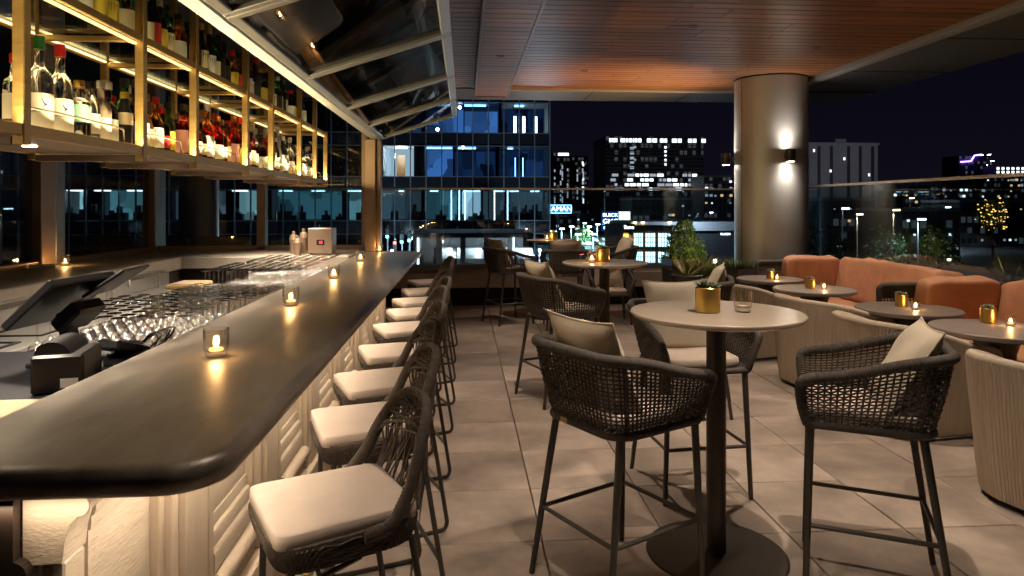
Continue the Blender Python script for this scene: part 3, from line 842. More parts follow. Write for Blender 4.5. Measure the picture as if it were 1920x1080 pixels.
# ================================================================== TABLES
def bar_table(x, y, label, r=.385):
    t = thing('bar_table', label, 'table', (x, y, 0), 0, 'round bar height tables')
    MB().lathe([(r-.05, 1.068), (r-.012, 1.078), (r, 1.088), (r, 1.096), (r-.004, 1.10), (.001, 1.10)], 72).build('table_top', M['tabletop'], t, smooth=30)
    MB().lathe([(.044, .012), (.044, 1.067)], 28).build('pole', M['tablemetal'], t)
    MB().lathe([(.12, 1.056), (.12, 1.0665)], 28).build('mount_plate', M['tablemetal'], t)
    MB().lathe([(.312, 0), (.312, .008), (.306, .012), (.05, .014)], 64).build('base_plate', M['tablemetal'], t, smooth=30)
    return t
bar_table(1.143, 3.03, 'nearest round bar table with pale top and gold pot')
bar_table(1.20, 5.78, 'middle round bar table between the two nearer woven armchairs', .36)
bar_table(1.255, 9.66, 'farthest round bar table by the glass balustrade', .36)
def low_table(x, y, label, r=.405):
    t = thing('lounge_table', label, 'table', (x, y, 0), 0, 'round grey lounge tables')
    MB().lathe([(r-.012, .682), (r, .690), (r, .714), (r-.006, .72), (.001, .72)], 64).build('table_top', M['lowtop'], t, smooth=30)
    MB().lathe([(.17, 0), (.168, .01), (.125, .18), (.108, .38), (.118, .55), (.155, .681)], 36).build('pedestal', M['tablemetal'], t, smooth=60)
    return t
low_table(3.614, 7.86, 'farthest round lounge table in front of the column', .38)
low_table(3.632, 6.86, 'second farthest round lounge table')
low_table(3.722, 5.49, 'round lounge table in front of the dark woven sofa end')
low_table(3.735, 4.55, 'nearest round lounge table at the right edge', .415)

# ---- gold pots with succulents, candles in ribbed glasses
def make_pot(label):
    t = thing('gold_pot', label, 'plant pot', (0,0,0), 0, 'gold pots with succulents')
    MB().lathe([(.050, 0), (.055, .003), (.055, .109), (.052, .112), (.048, .109), (.048, .09)], 32, capt=False).build('pot', M['pot'], t, smooth=30)
    MB().lathe([(.048, .094), (.001, .098)], 20, capb=False).build('soil', M['soil'], t)
    rnd = random.Random(3)
    for (cx, cy, sc, nl) in ((-.016, .01, 1., 13), (.022, -.006, .85, 11), (.004, -.024, .7, 9)):
        for k in range(nl):
            a = 2.399*k; el = R(20 + 55*k/nl); L = (.056 - .020*k/nl)*sc
            lm = MB(); d = Vector((math.cos(a)*math.cos(el), math.sin(a)*math.cos(el), math.sin(el)))
            c = Vector((cx, cy, .106)); lm.tube([c, c+d*L*.35, c+d*L*.75, c+d*L], [.003*sc, .010*sc, .009*sc, .001], 6, sq=(.45, 1)); lm.build('succulent_leaf', M['succ'], t, smooth=80)
    return t
P0 = make_pot('gold pot with succulents on the nearest bar table'); P0.location = (1.100, 3.02, 1.1012)
GP = 'gold pots with succulents'
dup(P0, (1.190, 5.80, 1.1012), .8, 'gold pot with succulents on the middle bar table', GP)
dup(P0, (1.275, 9.66, 1.1012), 2.1, 'gold pot with succulents on the farthest bar table', GP)
dup(P0, (3.60, 7.80, .7212), 2.9, 'small gold pot on the farthest lounge table', GP, (.85,)*3)
dup(P0, (3.60, 6.88, .7212), 1.1, 'small gold pot on the second farthest lounge table', GP, (.9,)*3)
dup(P0, (3.74, 5.60, .7212), .4, 'small gold pot behind the candle on the table by the woven sofa end', GP, (.9,)*3)
dup(P0, (3.86, 4.78, .7212), 1.9, 'small gold pot beside the candle on the nearest lounge table', GP, (.95,)*3)
def make_votive(label, lit=True):
    t = thing('candle_glass', label, 'candle', (0,0,0), 0, 'candles in ribbed glasses')
    n = 48
    def rg(r, z, rib): return [((r+rib*(1 if k % 2 else -1))*math.cos(2*math.pi*k/n), (r+rib*(1 if k % 2 else -1))*math.sin(2*math.pi*k/n), z) for k in range(n)]
    g = MB(); g.rings([rg(.030, 0, 0), rg(.033, .003, .0006), rg(.034, .018, .0008), rg(.038, .024, .0010), rg(.040, .060, .0010), rg(.041, .078, 0), rg(.041, .094, 0), rg(.0385, .094, 0), rg(.0375, .06, 0), rg(.035, .026, 0), rg(.030, .0205, 0)])
    g.build('ribbed_glass', M['votive'], t, smooth=70)
    MB().lathe([(.022, .0215), (.0225, .029), (.001, .030)], 20).build('candle', M['wax' if not lit else 'glow_wax'], t)
    if lit:
        MB().lathe([(.0005, .031), (.0030, .035), (.0034, .040), (.0020, .047), (.0004, .055)], 10).build('flame', M['flame'], t)
        lamp('POINT', 'candle_light', (0, 0, .052), .6, (1., .55, .2), t, shadow_soft_size=.008)
    return t
V0 = make_votive('nearest lit candle glass on the bar counter'); V0.location = (-.835, 2.37, TZ+.001)
GV = 'candles in ribbed glasses'
for (x, y, z, l) in ((-.88, 3.55, TZ+.001, 'second candle glass along the bar counter'), (-.91, 4.86, TZ+.001, 'third candle glass along the bar counter'),
                     (-.95, 6.36, TZ+.001, 'fourth candle glass along the bar counter'), (-.93, 7.62, TZ+.001, 'farthest candle glass on the bar counter, beside the window post'),
                     (-3.38, 6.05, 1.071, 'candle glass on the stone ledge behind the bar'), (1.255, 3.0, 1.1012, 'candle glass beside the gold pot on the nearest bar table'),
                     (1.08, 5.72, 1.1012, 'candle glass left of the pot on the middle bar table'), (1.17, 9.60, 1.1012, 'candle glass left of the pot on the farthest bar table'),
                     (3.62, 7.68, .7212, 'candle glass in front of the pot on the farthest lounge table'), (3.70, 6.79, .7212, 'candle glass beside the pot on the second farthest lounge table'),
                     (3.74, 5.42, .7212, 'candle glass in front of the pot by the woven sofa end'), (3.90, 4.62, .7212, 'candle glass on the nearest lounge table at the right edge')):
    v_ = dup(V0, (x, y, z), random.uniform(0, 6), l, GV, (.8,)*3 if z < .8 else None)
    if 'nearest bar table' in l:                       # this one is not lit
        for c_ in kids(v_):
            if c_.name.startswith(('flame', 'candle_light')): bpy.data.objects.remove(c_)
            elif c_.name.startswith('candle'): c_.material_slots[0].link = 'OBJECT'; c_.material_slots[0].material = M['wax']
# ================================================================== SOFAS
def soft(name, c, h, mat_, par, folds=0, axis=1, e=.34, rx=0, ry=0, rz=0, seed=0):
    rnd = random.Random(seed); ph = [(rnd.uniform(9, 26), rnd.uniform(0, 6), rnd.uniform(.3, 1)) for _ in range(4)]
    def fn(p, x, y, z):
        d = 0
        if folds:
            q = p[axis]-c[axis]
            d = folds*sum(a*math.sin(f*q + o + 2.2*z) for f, o, a in ph)/2.2
        n = (x, y, z)
        return tuple(p[i] + n[i]*d*(1 if i != axis else .2) for i in range(3))
    m = MB(); m.sell((0,0,0), h, e, 64, 24, lambda p, x, y, z: tuple(a for a in fn((p[0]+c[0], p[1]+c[1], p[2]+c[2]), x, y, z)))
    m.v = [(a-c[0], b-c[1], d-c[2]) for a, b, d in m.v]
    o = m.build(name, mat_, par, smooth=80); o.location = c; o.rotation_euler = (rx, ry, rz); return o
def weave_panel(par, x0, x1, y, z0, z1, name='woven_panel'):
    w = MB()
    n = int((x1-x0)/.030); r = int((z1-z0)/.026)
    for i in range(n+1):
        x = x0+(x1-x0)*i/n; w.tube([(x, y, z0), (x, y, z1)], .0055, 5, caps=False)
    for j in range(r):
        z = z0+(z1-z0)*(j+.5)/r
        w.tube([(x0+(x1-x0)*i/n, y+.007*(1 if (i+j) % 2 else -1), z) for i in range(n+1)], .0058, 5, caps=False)
    return w.build(name, M['rope'], par, smooth=80, kind='stuff')
def sofa(yb, yf, label, fold_seed):
    t = thing('corner_sofa', label, 'sofa', (0, 0, 0), 0)
    MB().box((3.92, yf, .05), (4.93, yb-.02, .21), .012).build('base_frame', M['leg'], t)
    # end frame, woven
    wrapped_end = MB(); wrapped(wrapped_end, smoothp([(3.74, yb, .02), (3.74, yb, .76), (3.745, yb, .855), (3.82, yb, .865), (4.86, yb, .865), (4.93, yb, .86), (4.94, yb, .78), (4.94, yb, .02)], 2), .026, 9, .012, .05)
    wrapped_end.build('end_frame', M['rope'], t, smooth=60)
    weave_panel(t, 3.76, 4.92, yb, .06, .845)
    MB().box((3.755, yb-.005, .74), (4.925, yb+.012, .85), .004).build('end_strap', M['leg'], t)
    b = MB(); wrapped(b, smoothp([(4.945, yb-.03, .80), (4.945, yb-.3, .82), (4.945, yf+.1, .82), (4.945, yf, .78), (4.945, yf, .05)], 2), .024, 8, .02, .05); b.build('back_frame', M['rope'], t, smooth=60)
    soft('seat_cushion', (4.38, (yb+yf)/2-.02, .325), (.45, (yb-yf)/2-.05, .118), M['orange'], t, folds=.004, e=.2, seed=fold_seed)
    soft('back_cushion', (4.36, yb-.15, .685), (.345, .10, .262), M['orange'], t, folds=.013, axis=0, e=.24, rx=R(9), seed=fold_seed+1)
    soft('back_cushion', (4.76, (yb-.26+yf)/2+.05, .685), (.125, (yb-yf)/2-.14, .262), M['orange'], t, folds=.020, axis=1, e=.24, ry=R(8), seed=fold_seed+2)
    return t
sofa(8.50, 6.30, 'terracotta corner sofa beside the column, farther of the two', 3)
sofa(5.92, 3.30, 'terracotta sofa with dark woven end at the right edge', 9)

# ================================================================== PLANTERS AND PLANTS
def blades(n, r0, L, spread, w, seed, z0=0, droop=.5):
    mb = MB(); rnd = random.Random(seed)
    for k in range(n):
        a = rnd.uniform(0, 6.283); r = r0*math.sqrt(rnd.random()); l = L*rnd.uniform(.6, 1.1)
        p = Vector((r*math.cos(a), r*math.sin(a), z0)); az = a+rnd.uniform(-.7, .7); t = spread*rnd.uniform(.3, 1.)
        d = Vector((math.cos(az)*math.sin(t), math.sin(az)*math.sin(t), math.cos(t)))
        side = Vector((-math.sin(az), math.cos(az), 0))*w
        pts = []
        for i in range(4):
            s = i/3; q = p + d*l*s + Vector((math.cos(az), math.sin(az), 0))*l*.25*droop*s*s - Vector((0,0,1))*l*.30*droop*s*s*s
            pts.append((q, w*(1-s*.92)))
        vs = []
        for q, ww in pts:
            sv = side.normalized()*ww; vs += [q-sv, q+sv]
        mb.add(vs, [(0,1,3,2), (2,3,5,4), (4,5,7,6)])
    return mb
def leafball(n, fn, size, seed):
    mb = MB(); rnd = random.Random(seed)
    for k in range(n):
        p = fn(rnd); s = size*rnd.uniform(.6, 1.3)
        a, b, c = rnd.uniform(0, 6.28), rnd.uniform(-1.2, 1.2), rnd.uniform(0, 6.28)
        m = Matrix.Translation(p) @ Matrix.Rotation(a, 4, 'Z') @ Matrix.Rotation(b, 4, 'Y') @ Matrix.Rotation(c, 4, 'X')
        mb.add([m @ Vector(v) for v in ((0, 0, 0), (s*.5, s*.28, s*.05), (s, 0, 0), (s*.5, -s*.28, s*.05))], [(0, 1, 2, 3)])
    return mb
# hexagonal planter with grass
t = thing('planter', 'dark hexagonal planter full of fine grass in front of the column', 'planter', (3.56, 8.72, 0))
hexo = [(.29*math.cos(R(60*k+12)), .29*math.sin(R(60*k+12))) for k in range(6)]
hx = MB(); rs = []
for (k, z) in ((.82, 0), (1, .74), (1.0, .77), (.93, .77), (.92, .71)): rs.append([(x*k, y*k, z) for x, y in hexo])
hx.rings(rs, capt=False); hx.build('tub', M['planter'], t, smooth=20)
MB().prism([(x*.92, y*.92) for x, y in hexo], .69, .715).build('soil', M['soil'], t, smooth=0)
t = blades(900, .22, .24, .75, .0022, 5, .715).build('grass_clump', M['grassy'], None, smooth=0); t.location = (3.56, 8.72, 0); tag(t, 'fine green grass growing in the hexagonal planter', 'plant')
# tall planter with a cone shrub
t = thing('planter', 'dark square planter holding the cone shaped shrub', 'planter', (3.20, 9.75, 0))
pq = MB(); pq.rings([[(x*k, y*k, z) for x, y in ((-.26,-.26),(.26,-.26),(.26,.26),(-.26,.26))] for k, z in ((.9, 0), (1, .80), (1, .82), (.9, .82), (.88, .76))], capt=False); pq.build('tub', M['planter'], t, smooth=20)
MB().box((-.23, -.23, .72), (.23, .23, .765)).build('soil', M['soil'], t, smooth=0)
t = thing('shrub', 'cone shaped leafy shrub lit from below by the planters', 'shrub', (3.20, 9.75, .77))
def cone(rnd):
    z = rnd.random()**1.25*.56; r = .30*(1-z/.60)**.55*(.45+.6*math.sqrt(rnd.random())); a = rnd.uniform(0, 6.283)
    r *= 1+.20*math.sin(3*a+z*14)+.10*math.sin(7*a-z*31)
    return Vector((r*math.cos(a), r*math.sin(a), z+.03))
leafball(2300, cone, .046, 8).build('crown', M['leaf'], t, smooth=0, kind='stuff')
MB().tube([(0,0,-.01), (.01,0,.2), (0,0,.45)], [.015, .01, .003], 6).build('trunk', M['darkwood'], t)
t = blades(260, .16, .36, .95, .0075, 15, 0, .7).build('leafy_clump', M['yucca'], None, smooth=0); t.location = (3.30, 9.30, .62); tag(t, 'arching yellow green clump beside the planter spotlight', 'plant')
pq_ = thing('planter', 'low dark planter under the arching clump', 'planter', (3.30, 9.30, 0)); MB().lathe([(.15, 0), (.19, .58), (.19, .60), (.17, .60), (.165, .56)], 24, capt=False).build('tub', M['planter'], pq_, smooth=30); MB().lathe([(.165, .59), (.001, .615)], 20, capb=False).build('soil', M['soil'], pq_)
# yucca in a pot
def yucca(name, loc, label, n=26, L=.42, seed=2, pot=True):
    if pot:
        p = thing('plant_pot', label.replace('spiky yucca', 'round dark pot of the spiky yucca'), 'plant pot', (loc[0], loc[1], 0))
        MB().lathe([(.15, 0), (.20, loc[2]-.03), (.21, loc[2]-.01), (.19, loc[2]), (.18, loc[2]-.05)], 28, capt=False).build('tub', M['planter'], p, smooth=30)
        MB().lathe([(.185, loc[2]-.052), (.001, loc[2]-.045)], 20, capb=False).build('soil', M['soil'], p)
    t = thing(name, label, 'plant', (loc[0], loc[1], loc[2]-.05))
    rnd = random.Random(seed)
    for k in range(n):
        mb = blades(1, .01, L, 1.15, .014, seed*100+k, 0, .25); mb.build('leaf', M['yucca'], t, smooth=0)
    return t
yucca('yucca', (2.86, 8.62, .70), 'spiky yucca behind the middle right armchair')
# planter spotlight
t = thing('garden_spotlight', 'small lit spotlight tucked among the planters', 'spotlight', (3.40, 8.98, .80))
MB().tube([(0, 0, -.09), (0, 0, .02)], .008, 6).build('spike', M['black'], t)
hd = MB(); hd.M = rotM((0, 0, .04), rx=R(-25)); hd.lathe([(.022, -.03), (.030, .0), (.032, .04), (.027, .04), (.022, .02)], 16, capt=False); hd.build('head', M['black'], t)
hd = MB(); hd.M = rotM((0, 0, .04), rx=R(-25)); hd.lathe([(.0001, .030), (.026, .030)], 14, capb=False, capt=False); hd.build('lens', M['lens'], t)
hd = MB(); hd.lathe([(.001, .0), (.018, .012), (.018, .03), (.001, .042)], 12, (-.045, -.05, .02)); hd.build('lens', M['lens'], t)
for tgt, wv, sz in (((-1.25, .95, 2.5), 260, 78), ((-.25, .85, .22), 5, 90), ((.35, -.15, .4), 1.5, 100), ((-.8, -.55, .25), 16, 70)):
    b_ = lamp('SPOT', 'beam', (-.045, -.02, .10), wv, (1., .60, .23), t, spot_size=R(sz), spot_blend=.9, shadow_soft_size=.03)
    b_.rotation_euler = Vector(tgt).to_track_quat('-Z', 'Y').to_euler()
# trough with yuccas beyond the right balustrade
t = thing('planter', 'long dark planter trough beyond the right glass balustrade', 'planter', (6.15, 7.0, 0))
tr = MB(); tr.rings([[(x, y, z) for x, y in ((-.45*k,-3.4),(.45*k,-3.4),(.45*k,3.4),(-.45*k,3.4))] for k, z in ((1, -.6), (1, .62), (.92, .62), (.9, .56))], capt=False); tr.build('trough', M['planter'], t, smooth=20)
MB().box((-.42, -3.35, .5), (.42, 3.35, .565)).build('soil', M['soil'], t, smooth=0)
for i, (yy, sd) in enumerate(((6.3, 21), (7.3, 22), (8.6, 23))):
    yucca('yucca', (6.15, yy, .64), ['spiky yucca beyond the glass, nearest of three', 'spiky yucca beyond the glass, middle of three', 'spiky yucca beyond the glass, farthest of three'][i], 20, .5, sd, pot=False)
o = lamp('SPOT', 'planter_glow', (0, 0, 0), 6, (1., .75, .3), None, spot_size=R(120), spot_blend=.8, shadow_soft_size=.03)
sp = thing('garden_spotlight', 'small spotlight in the trough beyond the right balustrade', 'spotlight', (5.95, 7.0, .60))
MB().lathe([(.02, -.03), (.03, .0), (.032, .04), (.027, .04), (.0225, .02)], 14, capt=False).build('head', M['black'], sp)
MB().lathe([(.0001, .030), (.026, .030)], 14, capb=False, capt=False).build('lens', M['lens'], sp)
o.parent = sp; o.location = (0, 0, .05); o.rotation_euler = (R(180), R(-20), 0)

# ================================================================== BOTTLE SHELF
FX, BXs = -1.50, -1.97
PY = [1.55, 2.422, 3.279, 3.903, 4.80, 5.42, 6.329, 6.971, 7.50]
SB = 1.856                                     # top of lower shelf
UZ = 2.375                                     # top of upper shelf
sh = thing('bottle_shelf', 'hanging brass framed bottle shelf lit from inside', 'shelf', (0, 0, 0))
for i, y in enumerate(PY):
    zt = 3.298 if i < 8 else UZ
    MB().box((FX-.014, y-.020, 1.786), (FX+.026, y+.020, zt), .003).build('front_post', M['brass'], sh)
    MB().box((BXs-.02, y-.016, 1.790), (BXs+.016, y+.016, zt), .003).build('back_post', M['brass'], sh)
    MB().box((BXs+.017, y-.020, 1.784), (FX-.015, y+.020, 1.814), .003).build('cross_bar', M['bronze'], sh)
    MB().box((BXs+.017, y-.014, UZ-.036), (FX-.015, y+.014, UZ-.010), .003).build('cross_bar', M['brass'], sh)
for y0, y1 in zip(PY, PY[1:]):
    a, b = y0+.0205, y1-.0205
    MB().box((BXs, a, 1.822), (FX-.002, b, 1.844), .003).build('shelf_board', M['bronze'], sh)
    MB().box((FX-.0, a, 1.816), (FX+.022, b, 1.858), .003).build('front_apron', M['brass'], sh)
    MB().box((BXs-.016, a, 1.816), (BXs-.002, b, 1.87), .003).build('back_apron', M['brass'], sh)
    MB().box((BXs+.02, a, 1.8455), (FX-.022, b, 1.8545)).build('light_panel', M['ledsoft'], sh, smooth=0)
    lamp('AREA', 'shelf_glow', (FX-.012, (a+b)/2, 1.862), 5.5*(b-a), (1., .74, .36), sh, shape='RECTANGLE', size=.012, size_y=(b-a)-.16, rot=(0, R(180+42), 0))
    MB().box((FX-.0, a, UZ-.040), (FX+.020, b, UZ-.004), .003).build('front_beam', M['brass'], sh)
    MB().box((BXs-.014, a, UZ-.020), (BXs+.012, b, UZ+.036), .003).build('back_beam', M['brass'], sh)
    MB().box((BXs+.0125, a, UZ-.012), (BXs+.018, b, UZ-.002)).build('light_strip', M['led'], sh, smooth=0)
    MB().box((BXs+.0125, a, UZ+.012), (BXs+.018, b, UZ+.022)).build('light_strip', M['led'], sh, smooth=0)
    MB().box((FX-.020, a, UZ-.050), (FX-.003, b, UZ-.042)).build('light_strip', M['ledfront'], sh, smooth=0)
    MB().box((BXs+.02, a, UZ-.008), (FX-.004, b, UZ), .001).build('glass_shelf', M['pane'], sh, smooth=0)
    r = MB(); q = smoothp([(FX-.032, a+.06, SB), (FX-.032, a+.06, SB+.06), (FX-.032, a+.075, SB+.075), (FX-.032, b-.075, SB+.075), (FX-.032, b-.06, SB+.06), (FX-.032, b-.06, SB)], 2)
    r.tube(q, .0042, 6); r.build('guard_rail', M['darkwood'], sh)
for y in (2.1, 2.87, 3.6, 4.35, 5.1, 5.87, 6.62, 7.2):
    d = MB(); d.lathe([(.024, -.004), (.024, .0)], 16, (-1.74, y, 1.8215)); d.build('downlight', M['lens'], sh)
    lamp('SPOT', 'shelf_downlight', (-1.74, y, 1.808), (60 if y < 7 else 22), (1., .84, .66), sh, spot_size=R(125), spot_blend=.8, shadow_soft_size=.05)

# ---- bottles
def gl(name, col, rough=.03): return mat(name, col, rough, trans=1., ior=1.42)
G = {'clear': gl('bottle_clear', (.95,.97,.96)), 'amber': gl('bottle_amber', (.75,.27,.04)), 'red brown': gl('bottle_redbrown', (.42,.07,.025)), 'dark': gl('bottle_dark', (.05,.035,.03)),
     'green': gl('bottle_green', (.06,.30,.08)), 'blue': gl('bottle_blue', (.05,.10,.32)), 'red': gl('bottle_red', (.72,.05,.03)), 'yellow': gl('bottle_yellow', (.85,.55,.08)),
     'turquoise': mat('bottle_turq', (.10,.48,.48), .3), 'taupe': mat('bottle_taupe', (.30,.24,.19), .5), 'black': mat('bottle_black', (.012,.012,.014), .3), 'chrome': M['steel']}
def flat(n, c, r=.6): return mat('paint_'+n, c, r)
CP = {'green': flat('green', (.015,.13,.03), .35), 'red': flat('red', (.55,.012,.015), .35), 'gold': flat('gold', (.50,.30,.07), .3), 'black': flat('black', (.012,.012,.012)), 'white': flat('white', (.62,.60,.56)),
      'cork': flat('cork', (.33,.20,.10)), 'yellow': flat('yellow', (.55,.42,.03)), 'silver': M['steel'], 'blue': flat('blue', (.03,.07,.30)), 'orange': flat('orange', (.55,.17,.02))}
LB = {'white': flat('label_white', (.72,.70,.64)), 'cream': flat('label_cream', (.66,.55,.36)), 'aqua': flat('label_aqua', (.30,.62,.52)), 'black': flat('label_black', (.015,.014,.015)), 'red': flat('label_red', (.45,.03,.03)),
      'yellow': flat('label_yellow', (.68,.50,.06)), 'purple': flat('label_purple', (.07,.04,.20)), 'pale green': flat('label_palegreen', (.45,.56,.38)), 'navy': flat('label_navy', (.03,.05,.16)), 'pink': flat('label_pink', (.62,.30,.26))}
PROF = {'tall': [(.0, 0), (.88, 0), (1, .012), (1, .52), (.97, .58), (.80, .65), (.50, .70), (.36, .735), (.34, .95), (.36, .955), (.36, .97)],
        'square': [(.0, 0), (.95, 0), (1, .02), (1, .60), (.94, .66), (.60, .71), (.42, .735), (.40, .90), (.42, .91), (.42, .93)],
        'squat': [(.0, 0), (.92, 0), (1, .03), (1.02, .42), (.95, .54), (.70, .64), (.42, .70), (.36, .75), (.34, .91), (.37, .92), (.37, .94)],
        'slim': [(.0, 0), (.92, 0), (1, .015), (1, .58), (.85, .68), (.55, .77), (.46, .84), (.44, .95), (.46, .96), (.46, .97)],
        'flask': [(.0, 0), (.80, 0), (.98, .06), (1.0, .25), (.90, .45), (.62, .60), (.44, .68), (.38, .76), (.37, .92), (.40, .93), (.40, .95)]}
bm_cache = {}
def bottle(x, y, z, shape, rad, ht, colr, cap, lab_, label, l0=.12, l1=.46, caplen=.12):
    t = thing('bottle', label, 'bottle', (x, y, z+.0008), random.uniform(0, .5), 'bottles on the hanging shelf')
    key = (shape, rad, ht, caplen, l0, l1)
    if key not in bm_cache:
        pf = [(max(r*rad, .0004), q*ht*(1-caplen*.35)) for r, q in PROF[shape]]
        b = MB().lathe(pf, 20).build('glass_body', G[colr], t, smooth=50)
        rc = PROF[shape][-1][0]*rad*1.18; zc = ht*(1-caplen)
        c = MB().lathe([(rc, zc), (rc, ht*.985), (rc*.9, ht), (.001, ht)], 18, capb=True).build('cap', CP[cap], t, smooth=30)
        rl = rad*1.018
        lb = None
        if shape != 'flask' or True:
            lb = MB().lathe([(rl, ht*l0), (rl, ht*l1)], 24, capb=False, capt=False).build('label', LB[lab_ or 'white'], t, smooth=80)
        bm_cache[key] = (b.data, c.data, lb.data)
        parts = [b, c, lb]
    else:
        parts = [inst(n, d, parent=t) for n, d in zip(('glass_body', 'cap', 'label'), bm_cache[key])]
    for o, mm in zip(parts, (G[colr], CP[cap], LB[lab_ or 'white'])):
        if o.material_slots[0].material is not mm or o.material_slots[0].link == 'DATA':
            o.material_slots[0].link = 'OBJECT'; o.material_slots[0].material = mm
    if lab_ is None: bpy.data.objects.remove(parts[2])
    return t
def ordn(k): return k
ORD = ['first','second','third','fourth','fifth','sixth','seventh','eighth','ninth','tenth','eleventh','twelfth','thirteenth','fourteenth','fifteenth','sixteenth','seventeenth','eighteenth','nineteenth','twentieth']
BAY = ['bay at the left picture edge', 'first full bay', 'second bay', 'third bay', 'fourth bay', 'fifth bay', 'sixth bay', 'farthest bay']
def text_mesh(txt, size):
    cu = bpy.data.curves.new('t', 'FONT'); cu.body = txt; cu.size = size; cu.align_x = 'CENTER'; cu.align_y = 'CENTER'
    o = bpy.data.objects.new('t', cu); COL.objects.link(o)
    dg = bpy.context.evaluated_depsgraph_get(); me = bpy.data.meshes.new_from_object(o.evaluated_get(dg))
    v = [tuple(p.co) for p in me.vertices]; f = [tuple(p.vertices) for p in me.polygons]
    bpy.data.objects.remove(o); return v, f
def print_on(b, rad, z, v, f, mm, name, vertical=False):
    c = b.location; a = math.atan2(-c.y, -c.x) - b.rotation_euler.z
    vs = []
    for x, y, _ in v:
        if vertical: x, y = -y, x
        th = a + x/rad; vs.append((math.cos(th)*rad, math.sin(th)*rad, z+y))
    MB().add(vs, f).build(name, mm, b, smooth=0)
INK = flat('ink_blue', (.02,.04,.22)); INKB = flat('ink_black', (.02,.02,.025)); INKW = flat('ink_white', (.7,.68,.62))
# bay at the picture edge and first full bay: placed one by one
b = bottle(-1.60, 2.33, SB, 'tall', .040, .33, 'clear', 'white', 'white', 'clear bottle with white cap at the left picture edge', .08, .56)
print_on(b, .0412, .19, *text_mesh('A T', .018), INKB, 'lettering')
bottle(-1.70, 2.26, SB, 'slim', .038, .31, 'clear', 'silver', 'white', 'clear bottle with silver cap behind the one at the left picture edge')
bottle(-1.61, 2.575, SB, 'square', .038, .27, 'clear', 'red', 'white', 'clear bottle with red cap half hidden by the nearest brass post')
for (y, cap, nm) in ((2.705, 'green', 'tall clear bottle with green cap and bird label'), (2.838, 'red', 'tall clear bottle with red cap and bird label')):
    b = bottle(-1.605, y, SB, 'tall', .046, .365, 'clear', cap, 'white', nm, .03, .40, .135)
    bird = [(-.003,.016),(.002,.004),(.006,.0),(.009,.003),(.008,-.001),(.013,-.002),(.006,-.006),(.001,-.009),(.003,-.004),(-.001,.003)]
    print_on(b, .0472, .108, [(x*1.5+.012, y_*1.5, 0) for x, y_ in bird], [tuple(range(len(bird)))], INK, 'bird_mark')
    print_on(b, .0472, .075, *text_mesh('GREY GOOSE', .0085), INK, 'lettering')
    for zz, cc in ((.040, INK), (.032, CP['red'])):
        print_on(b, .0472, zz, [(-.04, -.001, 0), (.04, -.001, 0), (.04, .001, 0), (-.04, .001, 0)], [(0,1,2,3)], cc, 'stripe')
bottle(-1.60, 2.965, SB, 'square', .043, .245, 'clear', 'gold', 'aqua', 'clear bottle with gold cap and aqua label', .28, .58)
bottle(-1.70, 2.93, SB, 'slim', .036, .285, 'clear', 'green', 'aqua', 'slim clear bottle with green cap behind the aqua label')
bottle(-1.60, 3.050, SB, 'slim', .036, .255, 'clear', 'black', 'white', 'slim clear bottle with black cap and white label')
b = bottle(-1.600, 3.135, SB, 'tall', .042, .275, 'taupe', 'white', 'white', 'taupe stoneware bottle with white label', .06, .40)
print_on(b, .0432, .095, *text_mesh('ANNI', .0125), INKB, 'lettering')
b = bottle(-1.615, 3.225, SB, 'tall', .042, .285, 'dark', 'white', 'white', 'dark bottle with white label beside the taupe one', .06, .40)
print_on(b, .0432, .100, *text_mesh('ANDO', .0125), INKB, 'lettering')
bottle(-1.72, 3.20, SB, 'squat', .044, .27, 'clear', 'cork', 'white', 'squat clear bottle with cork behind the white labels', .1, .3)
b = bottle(-1.69, 3.36, SB, 'square', .045, .255, 'blue', 'silver', 'navy', 'blue bottle with upright lettering by the second post', .05, .60)
print_on(b, .0465, .085, *text_mesh('CORSAIR', .024), INKW, 'lettering', True)
bottle(-1.60, 3.345, SB, 'slim', .036, .26, 'black', 'yellow', 'cream', 'black bottle with yellow cap and cream label', .4, .62)
# other bays
rnd = random.Random(21)
plan_ = {2: [('dark','black','purple','tall'),('clear','white','white','tall'),('amber','cork','cream','flask'),('amber','red','white','squat'),('dark','red','red','square'),('green','black','yellow','slim')],
         3: [('red brown','black','pink','square'),('red brown','green','pale green','square'),('red','black','white','squat'),('dark','cork','cream','squat'),('amber','silver','white','tall'),('red brown','gold','cream','flask'),('red','orange','white','slim'),('red brown','cork','white','square'),('amber','black','cream','squat')],
         4: [('red','orange','pink','slim'),('amber','red','yellow','slim'),('yellow','white','cream','slim'),('red brown','silver','white','squat'),('red brown','black','cream','square'),('dark','red','white','flask')],
         5: [('dark','black','white','square'),('red brown','red','white','squat'),('amber','cork','cream','squat'),('red brown','gold','white','tall'),('dark','white','white','slim'),('chrome','silver',None,'flask'),('black','silver','white','tall'),('clear','white','white','tall')],
         6: [('clear','white','white','tall'),('dark','green','yellow','slim'),('clear','silver','white','square'),('dark','black','cream','squat'),('clear','blue','white','tall')],
         7: [('clear','silver','white','tall'),('blue','silver','white','slim'),('clear','white','white','square'),('dark','gold','cream','squat')]}
